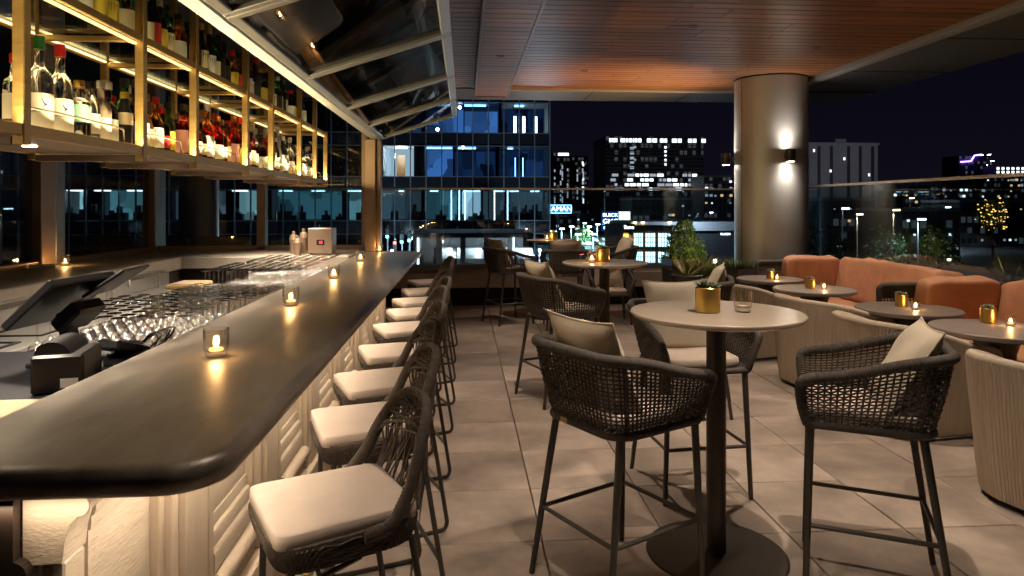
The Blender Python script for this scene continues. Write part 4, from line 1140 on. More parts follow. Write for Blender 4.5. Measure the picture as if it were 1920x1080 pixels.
for bi, lst in plan_.items():
    y0, y1 = PY[bi], PY[bi+1]
    for rowi, (xr, tag_) in enumerate(((-1.60, 'front row'), (-1.73, 'second row'))):
        L2 = lst if rowi == 0 else [lst[(k*2+1) % len(lst)] for k in range(len(lst))]
        n = len(L2)
        for k, (cl, cp, lb_, shp) in enumerate(L2):
            y = y0+(.06 if bi != 2 else .13)+(y1-y0-(.12 if bi != 2 else .19))*(k+.5)/n + rnd.uniform(-.008, .008)
            rad = min(.046, (y1-y0-.10)/n*.47) * rnd.choice((.9, .96, 1.)); rad = round(rad, 3)
            ht = round(rnd.choice((.25, .27, .285, .30, .315)) * (1.12 if shp in ('tall', 'slim') else .96) * (1.04 if rowi else 1), 3)
            if cl == 'chrome': ht = .40
            bottle(xr+rnd.uniform(-.012, .012), y, SB, shp, rad, ht, cl, cp, lb_, f'{cl} bottle with {cp} cap, {ORD[k]} in {tag_} of lower {BAY[bi]}', rnd.choice((.08, .12)), rnd.choice((.38, .44, .5)))
# upper shelf
ucol = ['dark','red brown','dark','amber','clear','dark','red brown','black','dark','green']
ulab = ['white','cream','yellow','black','white','red','cream','white','black','yellow']
ucap = ['black','cork','yellow','black','silver','red','gold','white','black','cork']
for bi in range(1, 7):
    y0, y1 = PY[bi], PY[bi+1]; n = int((y1-y0-.08)/.090)
    for k in range(n):
        y = y0+.05+(y1-y0-.1)*(k+.5)/n + rnd.uniform(-.006, .006); q = rnd.randrange(10); q2 = rnd.randrange(10)
        cl, lb_, cp = ucol[q], ulab[q2], ucap[(q+q2) % 10]
        if bi == 2 and k == 1: cl, lb_, cp = 'turquoise', 'cream', 'white'
        if bi == 1 and k in (3, 4): cl, lb_, cp = 'blue', 'white', 'silver'
        shp = rnd.choice(('tall', 'square', 'squat', 'slim', 'flask'))
        bottle(-1.60+rnd.uniform(-.02, .01), y, UZ, shp, .042, rnd.choice((.27, .29, .31, .33)), cl, cp, lb_, f'{cl} bottle, {cp} cap, {lb_} label, {ORD[k]} in upper shelf {BAY[bi]}')
        if True:
            q = rnd.randrange(10)
            bottle(-1.74+rnd.uniform(-.02, .01), y+.03, UZ, rnd.choice(('tall', 'square', 'slim')), .042, rnd.choice((.29, .31, .33)), ucol[q], ucap[q], ulab[(q+3) % 10], f'{ucol[q]} bottle, {ucap[q]} cap, behind the {ORD[k]} bottle in upper shelf {BAY[bi]}')
# gift boxes on the lower shelf behind the third bay
for i, (y, c, nm) in enumerate(((4.05, 'cork', 'tan gift box standing behind the bottles, nearer one'), (4.26, 'orange', 'orange brown gift box standing behind the bottles, farther one'))):
    o = MB().box((-.05, -.055, 0), (.05, .055, .34), .003).build('gift_box', CP['cork']); o.location = (-1.88, y, SB+.0008); tag(o, nm, 'box')
o = MB().box((-.06, -.075, 0), (.06, .075, .27), .003).build('gift_box', CP['blue']); o.location = (-1.88, 2.95, UZ+.0008); tag(o, 'blue gift box on the upper shelf of the first full bay', 'box')

# ================================================================== BEHIND THE BAR
st = thing('glass_station', 'steel work counter behind the bar carrying the glassware', 'counter', (0, 0, 0))
MB().box((-1.98, 2.98, .848), (-1.16, 7.0, .872), .004).build('work_top', M['steel'], st)
MB().box((-1.94, 3.00, .05), (-1.20, 6.98, .846)).build('cabinet', M['darkwood'], st, smooth=0)
for k, (a, b) in enumerate(((3.02, 3.90), (4.05, 4.85), (4.98, 5.85), (5.98, 6.85))):
    MB().box((-1.93, a, .8725), (-1.18, b, .878)).build('glass_mat', M['paper'], st, smooth=0)
def wineglass(Hh, rb, bowl):
    o = [(.032, Hh), (.033, Hh-.002), (.010, Hh-.007), (.0045, Hh-.02), (.004, Hh-.5*(Hh-bowl)), (.0045, bowl+.012), (.012, bowl), (rb*.75, bowl*.86), (rb, bowl*.55), (rb*.93, bowl*.2), (rb*.80, 0)]
    i = [(rb*.77, 0), (rb*.90, bowl*.2), (rb*.965, bowl*.55), (rb*.71, bowl*.84), (.006, bowl-.006), (.0005, bowl-.007)]
    return MB().lathe(o+i, 14, capb=True, capt=False)
def tumbler():
    return MB().lathe([(.001, .168), (.031, .168), (.034, .164), (.040, .0), (.0375, 0), (.032, .152), (.001, .154)], 16)
gcount = 0
gm = {}
for (nm, mb_, y0, y1, lb_, grp, pitch, xr) in (('wine_glass', wineglass(.215, .042, .115), 3.03, 3.90, 'upturned stemmed glass in the rack nearest the register', 'glasses in the nearest rack', .094, (-1.88, -1.20)),
                          ('tumbler', tumbler(), 4.07, 4.84, 'upturned tumbler in the middle rack behind the bar', 'tumblers in the middle rack', .088, (-1.86, -1.20)),
                          ('wine_glass', wineglass(.235, .038, .105), 5.00, 5.84, 'upturned tall stemmed glass in the third rack behind the bar', 'glasses in the third rack', .090, (-1.90, -1.20)),
                          ('wine_glass', wineglass(.225, .043, .115), 6.00, 6.84, 'upturned stemmed glass in the farthest rack behind the bar', 'glasses in the farthest rack', .098, (-1.90, -1.20))):
    src = None
    x = xr[0]+pitch/2; ci = 0
    while x < xr[1]:
        y = y0+pitch/2 + (pitch/2 if ci % 2 else 0)
        while y < y1-.02:
            if src is None: o = src = mb_.build(nm, M['barglass'], None, smooth=50)
            else: o = inst(nm, src)
            o.location = (x+random.uniform(-.004, .004), y+random.uniform(-.004, .004), .8785); o.rotation_euler = (0, 0, random.uniform(0, 6))
            tag(o, lb_, 'glass', grp); gcount += 1
            y += pitch
        x += pitch*.9; ci += 1
print('glasses', gcount)
# small task light of the station: the shelf downlights above do the work
# register stand and point of sale
rg = thing('register_stand', 'black stand behind the near end of the bar', 'counter', (0, 0, 0))
MB().box((-1.95, 1.40, .95), (-1.17, 2.95, .98), .004).build('stand_top', M['plastic'], rg)
MB().box((-1.90, 1.45, 0), (-1.20, 2.91, .948)).build('stand_body', M['darkwood'], rg, smooth=0)
o = MB().box((-.16, -.12, 0), (.16, .12, .012), .002).build('napkin_tray', CP['cork']); o.location = (-1.38, 2.05, .981); tag(o, 'flat pinkish tray on the register stand', 'tray')
pos = thing('register_terminal', 'black touchscreen register terminal tilted on its stand', 'register', (-1.50, 2.70, .981), R(-8))
MB().box((-.10, -.09, 0), (.10, .09, .018), .006).build('foot', M['plastic'], pos)
m_ = MB(); m_.M = rotM((.01, 0, .10), ry=R(-12)); m_.box((-.022, -.03, -.09), (.022, .03, .10), .008); m_.build('neck', M['plastic'], pos)
m_ = MB(); m_.M = rotM((-.02, 0, .245), ry=R(-42)); m_.box((-.125, -.175, -.016), (.125, .175, .016), .006); m_.build('screen_housing', M['plastic'], pos)
m_ = MB(); m_.M = rotM((-.02, 0, .245), ry=R(-42)); m_.box((-.105, -.155, .0165), (.105, .155, .0175)); m_.build('screen', M['plastic2'], pos, smooth=0)
m_ = MB(); m_.M = rotM((.035, .0, .215), ry=R(-42)); m_.box((-.07, -.08, -.055), (.05, .08, .0), .01); m_.build('rear_box', M['plastic'], pos)
m_ = MB(); m_.M = rotM((.09, .16, .30), ry=R(-34), rz=R(12)); m_.box((-.09, -.13, -.006), (.09, .13, .006), .003); m_.build('customer_display', M['plastic2'], pos)
prn = thing('receipt_printer', 'black receipt printer with rounded lid and white sticker', 'printer', (-1.31, 2.36, .981), R(12))
MB().box((-.075, -.10, 0), (.075, .10, .125), .008).build('body', M['plastic'], prn)
lid = MB(); lid.M = Matrix(((1,0,0,0),(0,0,1,0),(0,1,0,0),(0,0,0,1)))
lid.prism([(-.07, .12)] + [(-.02+.06*math.sin(R(a)), .105+.06*math.cos(R(a))) for a in range(-40, 95, 15)] + [(.04, .10), (-.07, .10)], -.09, .09); lid.build('lid', M['plastic'], prn, smooth=40)
MB().box((.01, -.1025, .02), (.06, -.1012, .05)).build('sticker', M['paper'], prn, smooth=0)
crd = thing('card_reader', 'black card reader with cables beside the printer', 'card reader', (-1.29, 2.70, .981), R(-10))
m_ = MB(); m_.M = rotM((0, 0, .06), rx=R(-18)); m_.box((-.045, -.10, -.02), (.045, .10, .02), .008); m_.build('body', M['plastic'], crd)
MB().box((-.05, -.06, 0), (.05, .08, .04), .006).build('dock', M['plastic'], crd)
m_ = MB(); m_.M = rotM((0, .02, .082), rx=R(-18)); m_.box((-.036, -.01, -.001), (.036, .06, .0015)); m_.build('display', M['plastic2'], crd, smooth=0)
for k in range(5):
    c_ = MB(); rr_ = random.Random(k); pts = [(rr_.uniform(-.02, .05), .09+.03*k, .01), (.05+.02*k, .14, .07+.012*k), (-.02, .20+.02*k, .085), (-.06, .17, .03), (-.07, .10, .006)]
    c_.tube(smoothp(pts, 2), .0035, 6); c_.build('cable', M['plastic'], crd)
for i, (x, y, c, nm) in enumerate(((-1.26, 2.68, 'plastic', 'black menu folder lying at the end of the register stand'),)):
    o = MB().box((-.06, -.10, 0), (.06, .10, .016), .004).build('menu_folder', M['plastic2']); o.location = (x, y+.14, .981); o.rotation_euler = (0, 0, .3); tag(o, nm, 'folder')
# low steel back counter with sink, faucet and brass drip tray
bk2 = thing('back_counter', 'low stainless steel counter with sink along the back ledge', 'counter', (0, 0, 0))
MB().box((-2.835, 1.5, .80), (-2.33, 6.75, .83), .004).build('steel_top', M['steel'], bk2)
MB().box((-2.832, 1.5, .832), (-2.815, 6.75, .945), .003).build('back_splash', M['steel'], bk2)
MB().box((-2.80, 1.5, .05), (-2.36, 6.75, .798)).build('cabinet', M['darkwood'], bk2, smooth=0)
for y in (3.3, 4.1):
    sk = MB(); 
    sk.rings([[(x, yy, z) for x, yy in ((-2.75+i_, y+i_), (-2.42-i_, y+i_), (-2.42-i_, y+.62-i_), (-2.75+i_, y+.62-i_))] for i_, z in ((0, .8305), (0, .838), (.02, .838), (.035, .70))], capb=False, capt=True); sk.build('sink_basin', M['plastic'], bk2, smooth=20)
fc = thing('faucet', 'chrome gooseneck faucet rising from the back sink', 'faucet', (-2.50, 5.05, .832))
f_ = MB(); f_.tube(smoothp([(0,0,0), (0,0,.16), (.0,0,.235), (.05,0,.27), (.11,0,.24), (.12,0,.17)], 3), .010, 10); f_.build('spout', M['steel'], fc)
MB().lathe([(.025, 0), (.025, .03), (.014, .04)], 16).build('base', M['steel'], fc)
MB().tube([(0,.01,.035), (.0,.07,.06)], .006, 8).build('handle', M['steel'], fc)
rl = thing('bottle_rail', 'thin steel rail running along the back ledge', 'rail', (0, 0, 0))
MB().tube([(-2.76, 3.6, 1.0), (-2.76, 6.6, 1.0)], .009, 8).build('rail', M['steel'], rl)
for y in (3.7, 4.6, 5.5, 6.4): MB().tube([(-2.76, y, .832), (-2.76, y, .992)], .006, 8).build('rail_post', M['steel'], rl)
dt = thing('tap_tower', 'brass tap tower with drip tray behind the glass racks', 'tap', (-2.12, 5.45, 0))
MB().box((-.02, -.02, .83), (.02, .02, .95), .004).build('stem', M['brass'], dt)
MB().box((-.12, -.16, .951), (.12, .16, .985), .008).build('tray', M['brass'], dt)
MB().box((-.10, -.14, .9855), (.10, .14, .990), .002).build('grate', M['bronze'], dt)
MB().box((-.05, -.05, .0), (.05, .05, .829), .006).build('pedestal', M['steel'], dt)
# ice machine with red display, shakers
im = thing('ice_machine', 'steel countertop machine with red digital display', 'machine', (-1.50, 7.36, 1.0705))
MB().box((-.125, -.11, .012), (.125, .13, .275), .006).build('housing', M['bronze'], im)
MB().box((-.035, -.1135, .10), (.045, -.1105, .155)).build('display', M['plastic'], im, smooth=0)
v, f = text_mesh('18', .04); mb = MB(); mb.add([(x+.005, -.1145, y+.127) for x, y, _ in v], f); mb.build('digits', emit('red_digits', (1., .03, .03), 3), im, smooth=0)
for sx in (-.1, .1): MB().lathe([(.012, 0), (.012, .012)], 10, (sx, -.08, 0)).build('foot', M['plastic'], im)
for i, (x, y, h_) in enumerate(((-1.73, 7.25, .20), (-1.70, 7.39, .27), (-1.81, 7.42, .24))):
    s_ = thing('cocktail_shaker', ['short steel shaker beside the ice machine', 'tall steel shaker beside the ice machine', 'steel shaker behind the other two by the ice machine'][i], 'shaker', (x, y, 1.0705))
    MB().lathe([(.036, 0), (.045, h_*.62), (.046, h_*.64)], 20).build('tin', M['bronze'], s_, smooth=40)
    MB().lathe([(.045, h_*.645), (.034, h_*.82), (.018, h_*.86), (.018, h_*.98), (.001, h_)], 20).build('lid', M['bronze'], s_, smooth=40)
o = thing('folded_towel', 'rolled white towel on the stone ledge behind the bar', 'towel', (-3.42, 5.80, 1.071), .35)
tw = MB(); tw.tube(smoothp([(-.09, 0, .018), (-.03, .012, .018), (.03, -.008, .018), (.09, 0, .018)], 2), .018, 10); tw.build('roll', M['paper'], o)
sd = thing('shrub', 'dry golden shrub outside the left bar window', 'shrub', (-4.15, 8.30, .86))
def ball(rnd):
    a, u = rnd.uniform(0, 6.283), rnd.uniform(-.3, 1); r = rnd.random()**.4
    q = math.sqrt(max(0, 1-u*u)); return Vector((.34*r*q*math.cos(a), .34*r*q*math.sin(a), .10+.30*r*u))
leafball(2200, ball, .035, 31).build('crown', M['dry'], sd, smooth=0, kind='stuff')
MB().tube([(0,0,-.02), (0,0,.2)], [.012, .005], 6).build('trunk', M['darkwood'], sd)
t = thing('planter', 'concrete planter outside the left bar window', 'planter', (-4.2, 8.0, 0))
MB().box((-.4, -1.4, .0), (.4, 1.4, .85), .01).build('tub', M['ledge'], t)
MB().box((-.36, -1.36, .8505), (.36, 1.36, .858)).build('soil', M['soil'], t, smooth=0)
# outside terrace seen through the far bar window: a round column and a cream bench
c2 = thing('column', 'round pale column outside the far bar windows', 'column', (XY(373, 11.4), 11.4, 0))
MB().lathe([(.30, 0), (.30, 3.37)], 48).build('shaft', M['column'], c2)
MB().lathe([(.33, 0), (.33, .08), (.301, .09)], 48).build('foot_ring', M['column'], c2)
b2 = thing('outdoor_bench', 'cream cushioned bench outside the far bar windows', 'bench', (XY(350, 10.6), 10.6, 0))
MB().box((-.9, -.3, .0), (.9, .3, .62), .01).build('plinth', M['ledge'], b2)
soft('seat_cushion', (0, -.02, .70), (.88, .28, .07), M['cushion'], b2, e=.25)
soft('back_cushion', (-.45, .22, .93), (.42, .09, .18), M['cushion'], b2, e=.35)
soft('back_cushion', (.45, .22, .93), (.42, .09, .18), M['cushion'], b2, e=.35)
# ================================================================== CITY AT NIGHT
GZ = -11.0
asph = mat('asphalt', (.05,.05,.052), .55, var=.25, vscale=.15)
gr = struct(MB().box((-2500, -400, GZ-.5), (2500, 4500, GZ)).build('ground', asph, smooth=0))
conc = mat('city_concrete', (.30,.29,.29), .7, var=.1, vscale=.2)
dglass = mat('dark_spandrel_glass', (.03,.036,.05), .15, spec=.6)
dwall = mat('dark_city_wall', (.06,.058,.062), .6, var=.2, vscale=.1)
mull = mat('office_mullion', (.30,.33,.38), .4, metal=.2)
opane = pane('office_window_glass', (.62,.74,.80), 1.5, gain=1.0)
def lit(name, col, s, scale=.35, lo=.35):  # room light is put into the back walls as an uneven glow
    m = bpy.data.materials.new(name); m.use_nodes = True; nt = m.node_tree; N = nt.nodes; L = nt.links; N.clear()
    tc = N.new('ShaderNodeTexCoord'); v = N.new('ShaderNodeTexVoronoi'); v.feature = 'F1'; v.distance = 'CHEBYCHEV'; v.inputs['Scale'].default_value = scale
    mp = N.new('ShaderNodeMapping'); mp.inputs['Scale'].default_value = (1, 1, .6)
    L.new(tc.outputs['Object'], mp.inputs[0]); L.new(mp.outputs[0], v.inputs['Vector'])
    rr = N.new('ShaderNodeMapRange'); rr.inputs[3].default_value = lo*s; rr.inputs[4].default_value = s
    sep = N.new('ShaderNodeSeparateColor'); L.new(v.outputs['Color'], sep.inputs[0]); L.new(sep.outputs[0], rr.inputs[0])
    e = N.new('ShaderNodeEmission'); e.inputs[0].default_value = (*col, 1); L.new(rr.outputs[0], e.inputs[1])
    o = N.new('ShaderNodeOutputMaterial'); L.new(e.outputs[0], o.inputs[0]); return m
E_ = {'white': lit('room_white', (.85,.93,1.), .75), 'blue': lit('room_blue', (.10,.27,.72), .34, .9, .15), 'deep': lit('room_deep_blue', (.05,.14,.42), .13, .9, .1), 'teal': lit('room_teal', (.30,.62,.68), .30, .5, .2),
      'grey': lit('room_grey', (.45,.55,.62), .14, .4), 'tealbright': lit('room_teal_bright', (.62,.90,.88), .62, .5, .15)}
PANEL = emit('ceiling_panel_white', (.90,.96,1.), 3.2); PANELB = emit('ceiling_panel_blue', (.25,.5,1.), 3.0); TUBE = emit('white_tube', (.95,.97,1.), 3.)
WIN = emit('far_window_white', (.85,.95,1.), .85); WIN2 = emit('far_window_dim', (.75,.85,1.), .16); WINA = emit('far_window_amber', (1.,.6,.25), .45)
# ---- glass office block across the street
OY = 62.0; OX1 = XY(1031, OY); pit = 1.405; NB = 34; OX0 = OX1 - pit*NB
ob = thing('office_building', 'glass office block with blue lit rooms across the street', 'building', (0, OY, 0))
wz = [(.27+3.98*k, 3.0+3.98*k) for k in range(-3, 4)]
for k, (a, b) in enumerate(wz):
    MB().box((OX0, .12, b), (OX1, .5, b+1.23)).build('spandrel_band', dglass, ob, smooth=0)
    MB().box((OX0, .5, a-.35), (OX1, 14, a-.05)).build('floor_slab', dwall, ob, smooth=0)
MB().box((OX0, 13.9, GZ), (OX1-.2, 14.2, 18)).build('back_wall', dwall, ob, smooth=0)
MB().box((OX0, -.05, 16.2), (OX1, 14.2, 18)).build('parapet', dglass, ob, smooth=0)
ml = None
for i in range(NB+1):
    x = OX0+pit*i
    if ml is None: ml = MB().box((-.045, -.10, GZ), (.045, .12, 16.2)).build('mullion', mull, ob, smooth=0); ml.location = (x, 0, 0)
    else: inst('mullion', ml, (x, 0, 0), (0,0,0), ob)
for k, (a, b) in enumerate(wz):
    MB().box((OX0, -.06, a-.06), (OX1, .10, a)).build('transom', mull, ob, smooth=0); MB().box((OX0, -.06, b), (OX1, .10, b+.06)).build('transom', mull, ob, smooth=0)
wp = None
for k, (a, b) in enumerate(wz):
    if k < 2 or k > 5: 
        MB().box((OX0, .14, a), (OX1, .17, b)).build('dark_glazing', dglass, ob, smooth=0); continue
    for i in range(NB):
        if wp is None: wp = MB().box((0, .02, 0), (pit-.09, .04, b-a)).build('window_pane', opane, ob, smooth=0); wp.location = (OX0+pit*i+.045, 0, a)
        else: inst('window_pane', wp, (OX0+pit*i+.045, 0, a), (0,0,0), ob)
def room(px0, px1, k, key, depth=5., panels=(), pm_=PANEL):
    a, b = wz[k]; x0, x1 = XY(px0, OY), XY(px1, OY)
    MB().box((x0, depth, a), (x1, depth+.1, b)).build('room_glow_wall', E_[key], ob, smooth=0)
    for s in (x0, x1): MB().box((s-.05, .6, a), (s+.05, depth, b)).build('partition', conc, ob, smooth=0)
    MB().box((x0, .55, b+.01), (x1, depth, b+.05)).build('room_ceiling', conc, ob, smooth=0)
    for (u, w) in panels:
        xa = x0+(x1-x0)*u; xb = x0+(x1-x0)*w
        MB().box((xa, 1.2, b-.10), (xb, 1.9, b-.03)).build('ceiling_light', pm_, ob, smooth=0)
room(716, 776, 4, 'white', 3.2, ((.35, .75),)); 
xd0, xd1 = XY(735, OY)+.12, XY(753, OY)+.05
MB().box((xd0, 3.05, wz[4][0]), (xd1, 3.18, wz[4][0]+2.15)).build('door', mat('orange_door', (.30,.13,.04), .5), ob, smooth=0)
lamp('POINT', 'office_lamp', (XY(748, OY), 1.6, 6.2), 160, (1., .97, .9), ob, shadow_soft_size=.2)
room(795, 850, 4, 'blue', 4.5, ((.05, .95),), PANELB); room(850, 935, 4, 'deep', 6, ((.1, .5),), PANELB); room(935, 1030, 4, 'deep', 5, ((.2, .3),), PANELB)
room(790, 870, 5, 'blue', 5, ((.05, .8),), PANELB); room(870, 940, 5, 'blue', 6, ((.0, .6),), PANELB); room(940, 1030, 5, 'deep', 4, ((.3, .5),), PANELB); room(716, 790, 5, 'deep', 5)
for px in (968, 985, 1008): 
    MB().box((XY(px, OY)-.12, 1.5, wz[5][0]), (XY(px, OY)+.12, 1.7, wz[5][0]+1.7)).build('lit_cabinet', TUBE, ob, smooth=0)
for px in (970, 985): MB().box((XY(px, OY)-.04, 2.5, wz[4][0]), (XY(px, OY)+.04, 2.6, wz[4][0]+1.9)).build('lit_cabinet', PANELB, ob, smooth=0)
for (px, py) in ((862, 200), (820, 242), (868, 275)):
    q_ = MB(); q_.lathe([(.001, -.16), (.16, 0), (.001, .16)], 12, (XY(px, OY), .45, Zat(py, 0, OY))); q_.build('spot_lamp', emit('blue_white_spot', (.7,.85,1.), 40), ob)
# the floor seen through the balustrade and the bar windows
room(100, 150, 3, 'tealbright', 4, ((.2, .8),)); room(150, 275, 3, 'teal', 5, ((.1, .3), (.6, .8))); room(275, 420, 3, 'grey', 6); room(420, 485, 3, 'tealbright', 4, ((.1, .5),)); room(485, 640, 3, 'teal', 6, ((.2, .35), (.6, .75)))
room(640, 700, 3, 'tealbright', 4, ((.1, .9),)); room(700, 790, 3, 'grey', 5, ((.5, .6),)); room(790, 865, 3, 'teal', 5, ((.2, .4),)); room(865, 905, 3, 'white', 6, ((.1, .9),)); room(905, 950, 3, 'grey', 4, ((.5, .95),)); room(950, 1030, 3, 'grey', 5, ((.1, .3), (.6, .8)))
rnd = random.Random(5)
for k_ in range(46):                                  # desks and machines standing in the rooms
    px = rnd.uniform(105, 1020); x = XY(px, OY); a = wz[3][0]; h_ = rnd.uniform(.6, 1.5); w_ = rnd.uniform(.25, .7)
    MB().box((x-w_, 1.6, a), (x+w_, 2.3, a+h_*.55)).box((x-w_*.3, 1.7, a+h_*.55), (x+w_*.3, 2.1, a+h_)).build('office_desk', dwall, ob, smooth=0)
for px in (861, 872, 928, 953, 846): MB().box((XY(px, OY)-.05, .9, wz[3][0]), (XY(px, OY)+.05, 1.0, wz[3][1])).build('light_tube', TUBE, ob, smooth=0)

for i, (px, lb_) in enumerate(((735, 'added globe lamp lighting the office front, left of the parking deck'), (1012, 'added globe lamp lighting the office front, right of the parking deck'))):  # added masts, put up to brighten the dark mullions of the office
    X_ = XY(px, 53); t = thing('street_lamp', lb_, 'street lamp', (X_, 53, GZ), 0, 'added globe lamps lighting the office front')
    MB().tube([(0,0,0), (0,0,9.0)], [.10, .06], 8).build('pole', mull, t)
    MB().lathe([(.04, 9.0), (.09, 9.04), (.12, 9.12), (.09, 9.20), (.01, 9.24)], 14).build('globe', emit('fill_globe', (.75,.9,1.), 7), t)
    lamp('POINT', 'facade_fill', (0, -.6, 9.3), 420, (.7, .85, 1.), t, shadow_soft_size=.3)
# ---- open parking deck in front of the office
PYd = 50.
px0, px1 = XY(782, PYd), XY(1000, PYd); zt = Zat(446, 0, PYd); zf = Zat(508, 0, PYd)
pk = thing('parking_deck', 'grey parking deck with bright strip lights below the office', 'building', (0, PYd, 0))
MB().box((px0, 0, zt), (px1, 9, zt+.35)).build('roof_slab', conc, pk, smooth=0)
MB().box((px0, 0, zf-.4), (px1, 9, zf)).build('deck_slab', conc, pk, smooth=0)
MB().box((px0, 8.8, GZ), (px1, 9.2, zt)).build('back_wall', conc, pk, smooth=0)
MB().box((px0-.25, -.05, GZ), (px0-.02, 9, zt+.5)).build('end_wall', conc, pk, smooth=0)
MB().box((px0+.02, -.10, zf), (px0+.14, -.04, zt)).build('edge_light', TUBE, pk, smooth=0)
MB().box((XY(963, PYd)-.05, -.10, zf+.9), (XY(963, PYd)+.05, -.04, zt)).build('edge_light', TUBE, pk, smooth=0)
for px in (823, 868, 912, 957): MB().box((XY(px, PYd)-.2, .5, zf), (XY(px, PYd)+.2, .9, zt)).build('pillar', conc, pk, smooth=0)
for px in (849, 898, 940): MB().box((XY(px, PYd)-.6, 3, zt-.14), (XY(px, PYd)+.6, 3.12, zt-.05)).build('strip_light', TUBE, pk, smooth=0)
for px in (849, 898, 940): lamp('POINT', 'deck_lamp', (XY(px, PYd), 3.1, zt-.4), 55, (.9, .97, 1.), pk, shadow_soft_size=.2)
# ---- cars
CARC = [mat('car_'+n, c, .25, spec=.6) for n, c in (('white', (.7,.7,.7)), ('silver', (.35,.36,.38)), ('black', (.02,.02,.022)), ('blue', (.03,.06,.2)), ('red', (.3,.02,.02)))]
carglass = mat('car_glass', (.01,.012,.015), .08)
def car_mesh():
    side = [(-2.2, .35), (-2.25, .75), (-1.9, .95), (-1.2, 1.0), (-.6, 1.42), (.7, 1.45), (1.45, 1.02), (2.1, .92), (2.25, .6), (2.2, .35)]
    b = MB(); b.rings([[(x, s*w, z) for x, z in side] for s, w in ((-1, .80), (-1, .90), (1, .90), (1, .80))][0:4])
    return b
cbase = car_mesh(); wheel = MB().lathe([(.33, -.11), (.34, 0), (.33, .11)], 14)
def car(i, x, y, z, rz, ci, label, grp):
    t = thing('parked_car', label, 'car', (x, y, z), rz, grp)
    if not hasattr(car, 'b'):
        car.b = cbase.build('body', CARC[0], t, smooth=30); b = car.b
        g = MB(); g.rings([[(xx, w, zz) for xx, zz in ((-1.12, 1.0), (-.56, 1.36), (.66, 1.39), (1.3, 1.02))] for w in (-.905, .905)]); car.g = g.build('windows', carglass, t, smooth=0)
        wm = MB(); wm.M = Matrix.Rotation(R(90), 4, 'X'); wm.lathe([(.33, -.10), (.34, 0), (.33, .10)], 14); car.w = wm.build('wheel', M['plastic'], t); car.w.location = (1.35, .85, .34); ws = [(1.35, -.85), (-1.35, .85), (-1.35, -.85)]
        hl = MB().box((2.12, -.8, .62), (2.24, -.45, .78)).box((2.12, .45, .62), (2.24, .8, .78)); car.h = hl.build('headlight_glass', M['paper'], t, smooth=0)
    else:
        b = inst('body', car.b, parent=t); inst('windows', car.g, parent=t); inst('headlight_glass', car.h, parent=t); ws = [(1.35, .85), (1.35, -.85), (-1.35, .85), (-1.35, -.85)]
    for (xx, yy) in ws: inst('wheel', car.w, (xx, yy, .34), (0,0,0), t)
    b.material_slots[0].link = 'OBJECT'; b.material_slots[0].material = CARC[ci]
rnd = random.Random(12); n_ = 0
for px in (836, 850, 882, 896, 926, 941, 975):
    car(n_, XY(px, PYd+4), PYd+4, zf+.001, R(90+rnd.uniform(-4, 4)), rnd.choice((0, 0, 1, 1, 2)), 'car parked on the bright deck below the office', 'cars on the parking deck'); n_ += 1
for r_ in range(6):
    Yr = 165 + 22*r_
    for c_ in range(7):
        px = 1072 + c_*15 + rnd.uniform(-2, 2)
        if px > 1172: continue
        car(n_, XY(px, Yr), Yr, GZ+.001, R(90+rnd.uniform(-8, 8)), rnd.choice((0, 0, 1, 1, 2, 3, 4)), 'car parked in the floodlit dealership lot', 'cars in the dealership lot'); n_ += 1
# ---- lot lamps
LOTL = emit('lot_lamp', (.75, 1., .98), 14); AMB = emit('amber_lamp', (1., .62, .22), 9); WLAMP = emit('white_street_lamp', (.8,.92,1.), 9)
def street_lamp(px, py, Y, label, em, grp, glow=0, col_=(.8,.95,1.), hs=.55):
    X = XY(px, Y); z = Zat(py, X, Y)
    t = thing('street_lamp', label, 'street lamp', (X, Y, GZ), 0, grp)
    MB().tube([(0, 0, 0), (0, 0, z-GZ)], [.12, .07], 8).build('pole', mull, t)
    MB().tube([(0, 0, z-GZ-.05), (0, -.9, z-GZ+.1)], .05, 6).build('arm', mull, t)
    MB().box((-hs, -1.2-hs*.4, z-GZ+.02), (hs, -.6, z-GZ+.28), .05).build('head', mull, t)
    MB().box((-hs*.9, -1.2-hs*.45, z-GZ-.22), (hs*.9, -.65, z-GZ+.015)).build('lens', em, t, smooth=0)
    if glow: lamp('SPOT', 'lamp_light', (0, -1.0, z-GZ-.5), glow, col_, t, shadow_soft_size=.4, spot_size=R(150), spot_blend=.5)
NUM = ['first', 'second', 'third', 'fourth', 'fifth', 'sixth', 'seventh', 'eighth', 'ninth', 'tenth', 'eleventh', 'twelfth']
for i, (px, py, Y) in enumerate(((1037, 432, 170), (1053, 428, 190), (1071, 424, 210), (1083, 438, 165), (1095, 418, 240), (1104, 424, 215), (1112, 438, 170), (1120, 420, 235), (1142, 442, 160), (1158, 436, 175), (1169, 428, 200))):
    street_lamp(px, py, Y, f'floodlight pole in the dealership lot, {NUM[i]} from the left', LOTL, 'lot floodlights', 8000 if i % 2 else 5200, (.72, 1., .95), .7)
for i, (px, py, Y, e_) in enumerate(((1580, 390, 130, WLAMP), (1607, 401, 150, AMB), (1636, 405, 180, WLAMP), (1675, 393, 140, AMB), (1706, 371, 210, AMB), (1721, 410, 120, WLAMP), (1733, 378, 220, WLAMP), (1773, 388, 190, WLAMP), (1332, 398, 260, WLAMP))):
    street_lamp(px, py, Y, f'{"amber" if e_ is AMB else "white"} street lamp beyond the right balustrade, {NUM[i]} from the column' if px > 1500 else 'white street lamp just left of the column', e_, 'street lamps in the city', 2500 if i in (1, 3, 5, 7) else 0, (1., .7, .4) if e_ is AMB else (.8,.92,1.), .6)
